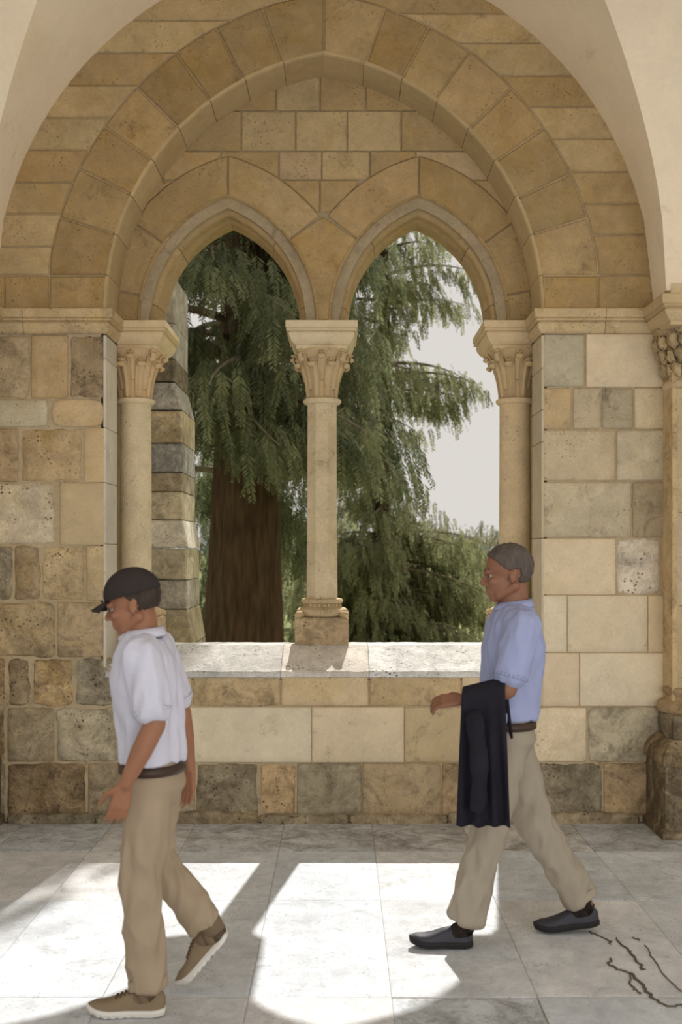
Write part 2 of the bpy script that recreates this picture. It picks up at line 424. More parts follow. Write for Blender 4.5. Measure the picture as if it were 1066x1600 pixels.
# arch ring: voussoirs (full depth of the outer order)
def arc_pts(cx, side, a, r, t0, t1, n, z0=SPZ):
    """side +1 right half (centre left of the axis), t from springing"""
    return [(cx+side*(-a+r*math.cos(t)), z0+r*math.sin(t)) for t in lin_(t0, t1, n)]
def tmax(r, a): return math.acos(a/r)
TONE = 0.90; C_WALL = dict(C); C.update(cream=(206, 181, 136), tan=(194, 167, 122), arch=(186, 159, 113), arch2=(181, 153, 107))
SP1 = math.asin(max(0, (Z(430)-SPZ))/R0)
for side in (-1, 1):
    tA = tmax(R0, A0); n = 8
    # first horizontal springer course (below the radial ones)
    z_a, z_b = SPZ, SPZ+R0*math.sin(SP1)
    xs_out = X(5) if side < 0 else X(1100)
    inner = arc_pts(CX, side, A0, R0, 0, SP1, 5)
    outr = CX+side*(-A0+RING*math.cos(SP1))
    poly = inner+[(outr, z_b), (outr, z_a)]
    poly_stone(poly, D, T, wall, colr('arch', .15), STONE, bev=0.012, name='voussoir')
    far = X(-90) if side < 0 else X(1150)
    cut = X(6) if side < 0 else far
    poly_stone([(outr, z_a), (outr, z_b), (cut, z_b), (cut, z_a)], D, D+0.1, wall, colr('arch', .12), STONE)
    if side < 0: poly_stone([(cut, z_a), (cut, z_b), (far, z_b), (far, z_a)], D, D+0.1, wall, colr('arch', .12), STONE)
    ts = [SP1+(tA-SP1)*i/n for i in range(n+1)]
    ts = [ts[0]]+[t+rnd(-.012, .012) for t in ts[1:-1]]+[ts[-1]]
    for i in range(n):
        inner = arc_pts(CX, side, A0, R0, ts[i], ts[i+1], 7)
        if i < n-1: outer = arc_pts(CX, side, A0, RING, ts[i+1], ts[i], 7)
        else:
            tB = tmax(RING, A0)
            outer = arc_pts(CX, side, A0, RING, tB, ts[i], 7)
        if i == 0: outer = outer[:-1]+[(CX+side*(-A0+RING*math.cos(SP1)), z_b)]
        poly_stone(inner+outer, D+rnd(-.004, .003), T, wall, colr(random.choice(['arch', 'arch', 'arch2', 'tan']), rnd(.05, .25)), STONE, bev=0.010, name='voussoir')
    # level courses between the ring and the vault
    rows = [430, 385, 334, 285, 234, 183, 133, 82, 32, -20, -75, -130, -185] if side < 0 else [425, 367, 318, 268, 217, 167, 118, 67, 21, -30, -85, -140, -190]
    for i in range(len(rows)-1):
        zb, zt = Z(rows[i]), Z(rows[i+1])
        if i == 0: zb = z_b
        def ringx(z):
            q = RING**2-(z-SPZ)**2
            return CX+side*(-A0+math.sqrt(q)) if q > A0*A0 else CX
        zz = lin_(zb, zt, 5)
        innr = [(ringx(z), z) for z in zz]
        xo = X(-120) if side < 0 else X(1160)
        w = abs(innr[0][0]-xo)
        cuts = [0.0]
        if i >= 6: cuts += [0.45 if i % 2 else 0.3]
        base_x = innr[0][0] if abs(innr[0][0]-CX) < abs(innr[-1][0]-CX) else innr[-1][0]
        vis = CX+side*(-37/247+math.sqrt(max(0.01, 2.235**2-(zb-3.3)**2)))
        cutx = base_x+(vis-innr[0][0])*0.45 if i in (6, 8, 10) else None
        tint = random.choice(['cream', 'arch', 'cream', 'tan'])
        if cutx is not None and abs(cutx-CX) > max(abs(innr[0][0]-CX), abs(innr[-1][0]-CX)):
            poly_stone(innr+[(cutx, zt), (cutx, zb)], D, D+.1, wall, colr('arch', .15), STONE)
            poly_stone([(cutx, zb), (cutx, zt), (xo, zt), (xo, zb)], D, D+.1, wall, colr(tint, .12), STONE)
        else:
            poly_stone(innr+[(xo, zt), (xo, zb)], D, D+.1, wall, colr(tint, rnd(.05, .2)), STONE)

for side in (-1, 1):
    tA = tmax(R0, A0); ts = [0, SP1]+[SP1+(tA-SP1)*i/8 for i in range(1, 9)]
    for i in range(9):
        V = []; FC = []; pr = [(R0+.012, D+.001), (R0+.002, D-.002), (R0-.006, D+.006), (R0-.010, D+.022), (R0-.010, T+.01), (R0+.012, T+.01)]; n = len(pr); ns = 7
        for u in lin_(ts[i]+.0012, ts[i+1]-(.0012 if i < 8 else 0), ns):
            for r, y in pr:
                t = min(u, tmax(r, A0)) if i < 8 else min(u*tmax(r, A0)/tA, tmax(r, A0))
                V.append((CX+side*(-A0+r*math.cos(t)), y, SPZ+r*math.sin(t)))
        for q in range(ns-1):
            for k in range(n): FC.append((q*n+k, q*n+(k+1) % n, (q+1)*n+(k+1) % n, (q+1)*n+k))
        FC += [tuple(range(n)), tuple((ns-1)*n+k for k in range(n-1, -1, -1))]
        place('soffit_stone', V, FC, wall, SMOOTH, False, colr('cream', .05))  # paler than the voussoirs: light bounced off the floor put into the colour
    jz = [.945]+[Z(p) for p in ((850, 754, 668, 560) if side < 0 else (841, 690, 640, 575))]+[3.085]
    jx = JL if side < 0 else JR
    for a, b in zip(jz, jz[1:]):
        x0_, x1_ = (jx-.012, jx+.006) if side < 0 else (jx-.006, jx+.012)
        box('jamb_stone', x0_, x1_, D+.002, T+.02, a+.0015, b-.0015, wall, SMOOTH, colr('pale' if side < 0 else 'light', .1), .004)

# ------------------------------------------------------------------ tympanum
xs = lin_(JL-0.05, JR+0.05, 121)
def sub_z(x, r, i): return arch_z(x, r, SA, SUB[i], SZ)
def tb(x, r=0.80): return max(sub_z(x, r, 0), sub_z(x, r, 1))
v, f = strip_panel(xs, lambda x: tb(x), lambda x: arch_z(x, R0+0.06, A0, CX, SPZ)+0.02, T+0.014, 7.58)
tym = place('wall_tympanum', v, f, None, MORTAR, False, colr('mortar', .2, 0))
tag(tym, 'recessed stone tympanum filling the big arch above two pointed arches', kind='structure')
RO = 1.125
def ring_top(x, i):  # outer edge of the sub arch ring
    t = RO**2-(abs(x-SUB[i])+SA)**2
    return SZ+math.sqrt(t) if t > 0 else -1
rows = [(112-30, 173), (173, 236), (236, 281), (281, 331)]
cells = [[(330, 431), (431, 500), (500, 572), (572, 660)], [(250, 377), (377, 462), (462, 543), (543, 627), (627, 760)],
         [(200, 345), (345, 436), (436, 503), (503, 578), (578, 650), (650, 800)], [(200, 300), (440, 500), (500, 560), (720, 800)]]
tk = [['tan', 'cream', 'tan', 'tan'], ['tan', 'cream', 'cream', 'cream', 'tan'], ['tan', 'arch', 'ochre', 'cream', 'tan', 'ochre'], ['tan', 'tan', 'tan', 'tan']]
for (ya, yb), cs, ks in zip(rows, cells, tk):
    for (xa, xb), kk in zip(cs, ks):
        zt0, zb0 = Z(ya, T), Z(yb, T)
        pts_t = []; pts_b = []
        for x in lin_(X(xa, T), X(xb, T), 22):
            top = min(zt0, big(x)+0.01); bot = max(zb0, ring_top(x, 0) if x < MID else -1, ring_top(x, 1) if x >= MID else -1)
            if top-bot > 0.012 and JL < x < JR and big(x) > SPZ+0.02: pts_t.append((x, top)); pts_b.append((x, bot))
        if len(pts_t) >= 3 and pts_t[-1][0]-pts_t[0][0] > 0.03:
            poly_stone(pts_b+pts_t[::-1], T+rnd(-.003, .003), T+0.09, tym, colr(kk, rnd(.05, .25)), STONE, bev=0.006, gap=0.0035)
# ring stones of the two sub arches (star-shaped about their centres)
def limit_r(cx, side, th, i):
    r = SR
    ct, stt = math.cos(th), math.sin(th)
    while r < RO:
        rn = r+0.008
        x = cx+side*(-SA+rn*ct); z = SZ+rn*stt
        if z > big(x)+0.005 or not (JL < x < JR): break
        if (i == 0 and x > MID-0.0) or (i == 1 and x < MID+0.0): break
        r = rn
    return r
for i in (0, 1):
    for side in (-1, 1):
        cx = SUB[i]; tA = tmax(SR, SA); tO = tmax(RO, SA)
        outerside = (i == 0 and side < 0) or (i == 1 and side > 0)
        cuts = [0, 0.19, 0.62, tO] if outerside else [0, 0.66, tO]
        for c in range(len(cuts)-1):
            if c == 0 and not outerside: continue
            t0, t1 = cuts[c], cuts[c+1]
            inn = []; out = []
            for th in sorted(lin_(t0, t1, 16)+([tA] if t0 < tA < t1 else [])):
                r0 = max(SR, SA/max(1e-3, math.cos(th)))
                r1 = max(r0+0.002, limit_r(cx, side, th, i))
                inn.append((cx+side*(-SA+r0*math.cos(th)), SZ+r0*math.sin(th)))
                out.append((cx+side*(-SA+r1*math.cos(th)), SZ+r1*math.sin(th)))
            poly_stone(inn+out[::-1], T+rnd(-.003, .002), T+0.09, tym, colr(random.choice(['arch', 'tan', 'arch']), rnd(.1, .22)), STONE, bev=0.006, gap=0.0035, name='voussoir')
# the forked stone between the two arches
th = 0.66
pl = [(SUB[0]-SA+SR*math.cos(t), SZ+SR*math.sin(t)) for t in lin_(0, th, 12)]
pr = [(SUB[1]+SA-SR*math.cos(t), SZ+SR*math.sin(t)) for t in lin_(0, th, 12)]
lr = limit_r(SUB[0], 1, th, 0); topz = SZ+lr*math.sin(th)
poly_stone(pl+[(MID, topz)]+pr[::-1], T, T+0.09, tym, colr('arch', .15), STONE, bev=0.006, gap=0.0035, name='spandrel_stone')

# moulded orders of the sub arches
def roll(cr, cy, rad, a0, a1, n):
    return [(cr+rad*math.cos(math.radians(a)), cy-rad*math.sin(math.radians(a))) for a in lin_(a0, a1, n)]
prof = [(0.890, 7.30), (0.887, 7.222), (0.882, 7.203), (0.873, 7.200), (0.866, 7.212), (0.863, 7.26), (0.861, 7.31), (0.850, 7.325), (0.840, 7.32)]
prof += roll(0.803, 7.300, 0.035, -10, 190, 12)
prof += [(0.768, 7.330), (0.767, 7.350), (0.766, 7.372), (0.761, 7.380), (0.756, 7.405), (0.753, 7.43), (0.753, 7.55), (0.765, 7.60), (0.885, 7.60)]
for i in (0, 1):
    for side in (-1, 1):
        bounds = [0, 0.12, 0.56, 1.0] if ((i == 0) == (side < 0)) else [0, 0.10, 0.60, 1.0]
        for b in range(3):
            u0, u1 = bounds[b]+(0.002 if b else 0), bounds[b+1]-(0.002 if b < 2 else 0)
            ns = 5 if b == 0 else 14
            V = []; FC = []; n = len(prof)
            for u in lin_(u0, u1, ns):
                for (r, y) in prof:
                    t = u*tmax(r, SA)
                    V.append((SUB[i]+side*(-SA+r*math.cos(t)), y, SZ+r*math.sin(t)))
            for s in range(ns-1):
                for k in range(n): FC.append((s*n+k, s*n+(k+1) % n, (s+1)*n+(k+1) % n, (s+1)*n+k))
            FC.append(tuple(range(n))); FC.append(tuple((ns-1)*n+k for k in range(n-1, -1, -1)))
            o = place('arch_moulding', V, FC, tym, STONE, True, colr(random.choice(['arch', 'tan']), rnd(.1, .2)))
            o.data.set_sharp_from_angle(angle=math.radians(32))

TONE = 1.0; C.update(C_WALL)
# ------------------------------------------------------------------ impost string course
ip = [(0.0, 3.09), (0.010, 3.093), (0.022, 3.105), (0.032, 3.125), (0.036, 3.142), (0.036, 3.150), (0.026, 3.153), (0.026, 3.160), (0.050, 3.166), (0.050, 3.173), (0.042, 3.176), (0.042, 3.181), (0.056, 3.186), (0.060, 3.235), (0.056, 3.240), (0.0, 3.240)]
PXL, PXR = CX-2.13, CX+2.13      # faces of the flanking piers at the wall
tl = empty('trim_1', (0, D, 3.1)); tag(tl, 'moulded string course running along the wall at capital height', kind='structure')
for path, k in (([(XL, D), (X(38), D)], .35), ([(X(38.8), D), (JL, D), (JL, T-0.02)], .3), ([(JR, T-0.02), (JR, D), (X(944), D)], .25), ([(X(944.8), D), (XR, D)], .15)):
    sweep('moulding_stone', path, ip, tl, STONE, colr('tan', k))

# ------------------------------------------------------------------ sill slabs
sill = empty('trim_2', (0, D+.2, .95)); tag(sill, 'sloping white stone sill slabs under the arches', kind='structure')
sp = [(D-0.012, 0.92), (D-0.012, 0.945), (D-0.004, 0.955), (T+0.005, 1.092), (7.60, 1.078), (7.78, 0.98), (7.78, 0.90), (D+.03, .90)]
for a, b in ((JL+.003, X(439)), (X(439), X(577)), (X(577), JR-.003)):
    nx = max(6, int((b-a)/.03)); V = []; FC = []; n = len(sp)
    for x in lin_(a+.0015, b-.0015, nx):
        for q, (y, z) in enumerate(sp):
            w = 0.004*noise.noise(Vector((x*14, q*3.1, 2)))+.002*noise.noise(Vector((x*50, q*3.1, 9)))
            V.append((x, y+(w if q < 3 else 0), z+(w*.8 if q in (1, 2, 3, 4) else 0)))
    for s in range(nx-1):
        for k in range(n): FC.append((s*n+k, s*n+(k+1) % n, (s+1)*n+(k+1) % n, (s+1)*n+k))
    FC.append(tuple(range(n))); FC.append(tuple((nx-1)*n+k for k in range(n-1, -1, -1)))
    place('sill_slab', V, FC, sill, ROUGH, False, colr('sill', .05))

# ------------------------------------------------------------------ columns
def bell_r(t):  # radius along the capital, t 0..1
    return 0.096+0.012*t+0.075*t**2.6
def leaf(cx, cy, ang, z0, z1, w, curl, parent, col, tt=1.0, rib=True):
    """upright leaf hugging the bell, its tip curling outward"""
    ns, nw = 16, 7; V = []; FC = []
    ca, sa = math.cos(ang), math.sin(ang)
    body = 0.80
    for layer in (0, 1):
        for s in range(ns+1):
            u = s/ns
            if u < body:
                q = u/body; z = z0+(z1-z0)*q; r = bell_r(min(1, (z-2.745)/0.31))+0.010+0.010*q
                nrx, nrz = 1, 0
            else:
                q = (u-body)/(1-body); a = q*math.radians(120)
                r = bell_r(min(1, (z1-2.745)/0.31))+0.020+curl*(1-math.cos(a)); z = z1+curl*math.sin(a)
                nrx, nrz = math.cos(a), -math.sin(a)
                nrx, nrz = math.cos(a), math.sin(a)*-1
            ww = w*(0.72+0.5*u-0.25*u*u) if u < body else w*(1.0-0.55*(u-body)/(1-body))
            for k in range(nw):
                e = (k/(nw-1)-0.5)*2
                ridge = 0.008*math.cos(e*math.pi*1.5) if rib else 0.004*(1-e*e)
                rr = r+nrx*ridge-(0.010 if layer else 0)*(1 if u < body else nrx)
                zz = z+nrz*ridge-(0.010*nrz if layer and u >= body else 0)
                off = e*ww/2
                # bend around the bell
                dphi = off/max(r, 0.05)*tt
                x = rr*math.cos(ang+dphi); y = rr*math.sin(ang+dphi)
                V.append((cx+x, cy+y, zz))
    n1 = (ns+1)*nw
    for s in range(ns):
        for k in range(nw-1):
            a = s*nw+k
            FC.append((a, a+1, a+nw+1, a+nw)); FC.append((n1+a, n1+a+nw, n1+a+nw+1, n1+a+1))
        FC.append((s*nw, (s+1)*nw, n1+(s+1)*nw, n1+s*nw)); a = s*nw+nw-1; FC.append((a, n1+a, n1+a+nw, a+nw))
    for k in range(nw-1):
        FC.append((k, n1+k, n1+k+1, k+1)); a = ns*nw+k; FC.append((a, a+1, n1+a+1, n1+a))
    r = bell_r(min(1, (z1-2.745)/0.31))+0.022+curl*1.1
    bm = bmesh.new(); bmesh.ops.create_icosphere(bm, subdivisions=3, radius=1)
    for vv in bm.verts:
        q = vv.co.copy(); vv.co = Vector((q.x*curl*.95, q.y*w*.48*(1+.14*math.cos(q.y*9)), q.z*curl*.95))*(1+.10*math.cos(math.atan2(q.z, q.x)*3))
    bmesh.ops.rotate(bm, cent=(0, 0, 0), matrix=Matrix.Rotation(ang, 3, 'Z'), verts=bm.verts)
    bmesh.ops.translate(bm, vec=(cx+r*math.cos(ang), cy+r*math.sin(ang), z1-.004), verts=bm.verts)
    from_bm('crocket', bm, parent, SMOOTH, True, col)
    return place('carved_leaf', V, FC, parent, SMOOTH, True, col)
def volute(cx, cy, ang, zc, parent, col, rad=0.036):
    """spiral knob under a corner of the abacus"""
    V = []; FC = []; n = 34; m = 8
    rc = 0.188
    for s in range(n+1):
        t = s/n; a = t*2*math.pi*1.6; q = rad*(1-0.72*t); tube = 0.0125*(1-0.3*t)
        # spiral in the vertical plane through the corner, bulging outward
        cr = rc+q*math.cos(a+0.6); cz = zc+q*math.sin(a+0.6)
        dr, dz = math.cos(a+0.6), math.sin(a+0.6)
        for k in range(m):
            b = 2*math.pi*k/m
            rr = cr+dr*tube*math.cos(b); zz = cz+dz*tube*math.cos(b); sd = (tube*1.9)*math.sin(b)
            V.append((cx+rr*math.cos(ang)-sd*math.sin(ang), cy+rr*math.sin(ang)+sd*math.cos(ang), zz))
    for s in range(n):
        for k in range(m): FC.append((s*m+k, s*m+(k+1) % m, (s+1)*m+(k+1) % m, (s+1)*m+k))
    FC.append(tuple(range(m))); FC.append(tuple(n*m+k for k in range(m-1, -1, -1)))
    return place('carved_volute', V, FC, parent, SMOOTH, True, col)

def column(cx, cy, label, clip=(None, None), octo=False, shaftcol='cream', capcol='tan', orange=False):
    root = empty('column', (cx, cy, 1.085)); tag(root, label, 'column', 'columns carrying the two window arches')
    h = 0.178
    rect_profile('plinth', cx-h, cx+h, cy-h, cy+h, [(-.012, 1.086), (0, 1.096), (0, 1.262), (-.012, 1.274)], root, ROUGH, colr('brown', .35), clip)
    base = lathe('base', cx, cy, [(.150, 1.272), (.168, 1.282), (.176, 1.300), (.170, 1.322), (.152, 1.334), (.135, 1.337), (.122, 1.345), (.120, 1.356), (.128, 1.364), (.138, 1.368), (.142, 1.380), (.136, 1.392), (.118, 1.397)], root, STONE, colr('tan', .25), 40, 40)
    for k in range(4):
        a = math.pi/4+k*math.pi/2; bx, by = cx+0.205*math.cos(a), cy+0.205*math.sin(a)
        if (clip[0] is not None and bx < clip[0]+.02) or (clip[1] is not None and bx > clip[1]-.02): continue
        bm = bmesh.new(); bmesh.ops.create_icosphere(bm, subdivisions=2, radius=1)
        bmesh.ops.scale(bm, vec=(.045, .024, .026), verts=bm.verts)
        for vv in bm.verts: vv.co += vv.co.normalized()*0.006*noise.noise(vv.co*60)
        bmesh.ops.rotate(bm, cent=(0, 0, 0), matrix=Matrix.Rotation(a, 3, 'Z'), verts=bm.verts)
        bmesh.ops.translate(bm, vec=(bx, by, 1.292), verts=bm.verts)
        from_bm('spur', bm, base, STONE, True, colr('tan', .2))
    for k in range(26):
        a = 2*math.pi*k/26
        bm = bmesh.new(); bmesh.ops.create_cube(bm, size=1); bmesh.ops.scale(bm, vec=(.014, .012, .020), verts=bm.verts)
        bmesh.ops.rotate(bm, cent=(0, 0, 0), matrix=Matrix.Rotation(a, 3, 'Z'), verts=bm.verts)
        bmesh.ops.translate(bm, vec=(cx+.126*math.cos(a), cy+.126*math.sin(a), 1.351), verts=bm.verts)
        from_bm('bead', bm, base, STONE, False, colr('tan', .2))
    # shaft
    if octo:
        lathe('shaft', cx, cy, [(.110, 1.396), (.112, 1.42), (.108, 1.9), (.106, 2.69), (.108, 2.712)], root, STONE, colr(shaftcol, .1), 8, 20, math.pi/8)
    else:
        lathe('shaft', cx, cy, [(.106, 1.396), (.108, 1.42), (.107, 1.9), (.104, 2.69), (.106, 2.712)], root, STONE, colr(shaftcol, .12), 40)
    lathe('astragal', cx, cy, [(.106, 2.706), (.122, 2.712), (.130, 2.724), (.128, 2.738), (.114, 2.746), (.100, 2.748)], root, SMOOTH, colr('cream', .05), 40)
    ccol = colr(capcol, .12, .01)
    cap = lathe('capital', cx, cy, [(bell_r(t), 2.744+0.31*t) for t in lin_(0, 1, 12)]+[(.178, 3.066)], root, SMOOTH, ccol, 40)
    for k in range(8):
        a = k*math.pi/4+math.pi/8
        leaf(cx, cy, a, 2.748, 2.965, 0.066, 0.020, cap, ccol)
    for k in range(8):
        a = k*math.pi/4
        if k % 2 == 0: leaf(cx, cy, a, 2.86, 3.012, 0.058, 0.018, cap, ccol)
        else:
            leaf(cx, cy, a, 2.80, 3.0, 0.05, 0.018, cap, ccol, rib=False)
            volute(cx, cy, a, 3.022, cap, ccol)
    # abacus
    ax, y0_, y1_ = 0.168, T-0.035+0.07, 7.78-0.06
    ap = [(0.0, 3.058), (.002, 3.085), (.014, 3.092), (.030, 3.110), (.044, 3.135), (.050, 3.155), (.050, 3.162), (.042, 3.165), (.042, 3.170), (.066, 3.176), (.066, 3.182), (.058, 3.185), (.058, 3.190), (.070, 3.196), (.070, 3.236), (.066, 3.241)]
    rect_profile('abacus', cx-ax, cx+ax, y0_, y1_, ap, root, SMOOTH, colr('cream', .1), clip)
    return root
CY = 7.385
column(X(503.5, CY), CY, 'slender octagonal stone column in the middle of the double window', octo=True)
column(X(212, CY), CY, 'round stone column at the left jamb, behind the man in the dark cap', clip=(JL+.004, None), shaftcol='cream', capcol='ochre')
column(X(805, CY), CY, 'round stone column at the right jamb, behind the man carrying the dark jacket', clip=(None, JR-.004))

# ------------------------------------------------------------------ flanking piers with half shafts
def pier(s, label, group):
    ex = CX+s*2.04           # inner face of the pedestal
    def xr(a, b): return (min(ex+s*a, ex+s*b), max(ex+s*a, ex+s*b))
    root = empty('wall_pier', (ex+s*.35, 6.7, 0)); tag(root, label, 'pier', group)
    a, b = xr(0, .70)
    rect_profile('pedestal', a, b, 6.47, D+.02, [(.02, 0), (.02, .05), (0, .06), (0, .40), (-.004, .43)], root, ROUGH, colr('dgrey', .95))
    rect_profile('pedestal_cap', a, b, 6.47, D+.02, [(.012, .432), (.018, .45), (.012, .50), (-.05, .575), (-.06, .58)], root, ROUGH, colr('brown', .8))
    rect_profile('base_block', a, b, 6.47, D+.02, [(-.065, .58), (-.065, .70), (-.08, .72)], root, ROUGH, colr('dgrey', .85))
    cx, cy = ex+s*.30, 6.80-.02
    lathe('base', cx, cy, [(.245, .72), (.255, .74), (.25, .775), (.225, .79), (.205, .80), (.20, .82), (.215, .835), (.22, .85), (.21, .87), (.195, .875)], root, STONE, colr('brown', .4), 40)
    a2, b2 = xr(.105, .62)
    rect_profile('pilaster', a2, b2, 6.68, D+.02, [(0, .72), (0, 3.08)], root, STONE, colr('tan', .3))
    for z0, z1, k in ((.876, 1.38, 'cream'), (1.384, 1.95, 'light'), (1.954, 2.72, 'cream')):
        lathe('shaft', cx, cy, [(.190, z0), (.192, z0+.004), (.192, z1-.004), (.190, z1)], root, STONE, colr(k, .1), 40)
    lathe('astragal', cx, cy, [(.19, 2.71), (.212, 2.722), (.218, 2.74), (.21, 2.76), (.19, 2.765)], root, STONE, colr('cream', .1), 40)
    cc = colr('tan', .35, .01)
    cap = lathe('capital', cx, cy, [(.185+.09*t**2, 2.762+.325*t) for t in lin_(0, 1, 10)], root, ROUGH, cc, 40)
    for row in range(3):
        for k in range(20):
            aa = math.pi+k*math.pi/10+row*.16; z = 2.83+row*.085; r = .195+.028*row+.008
            bm = bmesh.new(); bmesh.ops.create_icosphere(bm, subdivisions=2, radius=1)
            bmesh.ops.scale(bm, vec=(.026, .030, .048), verts=bm.verts)
            for vv in bm.verts: vv.co += vv.co.normalized()*0.032*noise.noise(vv.co*46+Vector((k*3.1, row*2.3, 1)))
            bmesh.ops.rotate(bm, cent=(0, 0, 0), matrix=Matrix.Rotation(aa, 3, 'Z')@Matrix.Rotation(.35, 3, 'Y'), verts=bm.verts)
            bmesh.ops.translate(bm, vec=(cx+r*math.cos(aa), cy+r*math.sin(aa), z), verts=bm.verts)
            from_bm('carved_leaf', bm, cap, ROUGH, True, cc)
    a3, b3 = xr(.04, .62)
    ap = [(0.0, 3.07), (.0, 3.09), (.014, 3.098), (.030, 3.115), (.044, 3.135), (.050, 3.150), (.042, 3.153), (.042, 3.160), (.066, 3.166), (.058, 3.175), (.058, 3.180), (.070, 3.186), (.070, 3.236), (.066, 3.241)]
    rect_profile('abacus', a3, b3, 6.50, D+.02, ap, root, SMOOTH, colr('tan', .2))
    # springer of the vault ribs
    a4, b4 = xr(.07, .60)
    rect_profile('springer', a4, b4, 6.60, D+.02, [(0, 3.241), (-.004, 3.46), (-.03, 3.52), (-.12, 3.80)], root, STONE, colr('cream', .1))
    return root
pier(1, 'engaged stone pier with carved capital at the right edge of the wall', 'piers flanking the window bay')
pier(-1, 'engaged stone pier with worn pedestal at the left edge of the wall', 'piers flanking the window bay')

# ------------------------------------------------------------------ vault
VZ = 3.30
def zx(x):
    best = -1
    for k in (-1, 0, 1):
        d = abs(x-(CX+k*4.83))
        t = 2.235**2-(d+0.15)**2
        if t > 0 and d < 2.085: best = max(best, VZ+math.sqrt(t))
    return best
YN = 2.9
def zy(y):
    hs = (6.6-YN)/2; c = (6.6+YN)/2; d = abs(y-c)
    if d >= hs: return -1
    r = 1.97; a = r-hs
    return VZ+math.sqrt(max(0, r*r-(d+a)**2))
xs = lin_(XL, XR, 253); ys = lin_(YN-.28, D+.03, 86)
V = []; FC = []
for y in ys:
    w = zy(y); t = 2.235**2-(w-VZ)**2 if w > VZ else 0
    d = min(2.085, max(0.02, math.sqrt(t)-0.15)) if w > VZ else 2.085
    row = []; last = XL
    for k in (-1, 0, 1):          # exact groin positions in every row
        c = CX+k*4.83
        for a, b, m in ((last, c-d, 14), (c-d, c+d, 70)): row += lin_(a, b, m+1)[:-1]
        last = c+d
    row += lin_(last, XR, 15)
    for x in row: V.append((x, y, max(zx(x), w, VZ)))
n = len(row)
for j in range(len(ys)-1):
    for i in range(n-1):
        ids = (j*n+i, j*n+i+1, (j+1)*n+i+1, (j+1)*n+i)
        FC.append(ids)
ceil = place('ceiling', V, FC, None, PLASTER, True, (lin(240), lin(224), lin(198), .05), fixn=False)
ceil.data.set_sharp_from_angle(angle=math.radians(24))
tag(ceil, 'cream plastered groin vault over the cloister walk', kind='structure')
roof = box('roof', XL, XR, YN-.3, WB, 5.76, 5.9, None, MORTAR, colr('mortar', .2), 0); tag(roof, 'stone roof slab above the vault', kind='structure')

# ------------------------------------------------------------------ floor
fl = place('floor', [(XL, -3, -.006), (XR, -3, -.006), (XR, WB, -.006), (XL, WB, -.006), (XL, -3, -.3), (XR, -3, -.3), (XR, WB, -.3), (XL, WB, -.3)],
           [(0, 1, 2, 3), (4, 7, 6, 5), (0, 4, 5, 1), (1, 5, 6, 2), (2, 6, 7, 3), (3, 7, 4, 0)], None, MORTAR, False, (lin(168), lin(164), lin(156), .3))
tag(fl, 'worn grey stone paving of the cloister walk', kind='structure')
yj = [-3, -1.6, -.3, .9, 2.0, 3.1, 4.195, 5.35, 6.22, D]
xj = [-6.4, -5.2, -4.1, -3.0, -2.0, -1.438, -.92, -.356, .195, .758, 1.45, 2.2, 3.2, 4.2, 5.2, 6.2]
def flag(x0, x1, y0, y1, col, drop=0.0):
    g = 0.0012; nx, ny = 8, 8
    x0 += g; x1 -= g; y0 += g; y1 -= g; V = []; FC = []
    sd = Vector((rnd(0, 50), rnd(0, 50), 0))
    tx = [0, .012]+lin_(.012, .988, nx)[1:-1]+[.988, 1]; n = len(tx)
    for b in tx:
        for a in tx:
            e = a in (0, 1) or b in (0, 1)
            x, y = x0+a*(x1-x0), y0+b*(y1-y0)
            V.append((x, y, -drop-(.0016 if e else 0)+.0012*noise.noise(Vector((x*3, y*3, 1))+sd)))
    for j in range(n-1):
        for i in range(n-1): FC.append((j*n+i, j*n+i+1, (j+1)*n+i+1, (j+1)*n+i))
    bd = list(range(n))+[j*n+n-1 for j in range(1, n)]+[(n-1)*n+i for i in range(n-2, -1, -1)]+[j*n for j in range(n-2, 0, -1)]
    o_ = len(V)
    for k in bd: V.append((V[k][0], V[k][1], -.05))
    m = len(bd)
    for k in range(m): FC.append((bd[k], o_+k, o_+(k+1) % m, bd[(k+1) % m]))
    place('paving_slab', V, FC, fl, PAVE, False, col, fixn=True)
for j in range(len(yj)-1):
    for i in range(len(xj)-1):
        st = rnd(.05, .2)
        if yj[j+1] > 6.8: st = rnd(.4, .6)
        drop = .005 if (abs(yj[j]-3.1) < .01 and abs(xj[i]-.195) < .01) else rnd(0, .002)
        if yj[j] == 5.35 and xj[i] in (.758, 1.45): pass
        flag(xj[i], xj[i+1], yj[j], yj[j+1], colr('pave', st if drop < .004 else .5, .03), drop)
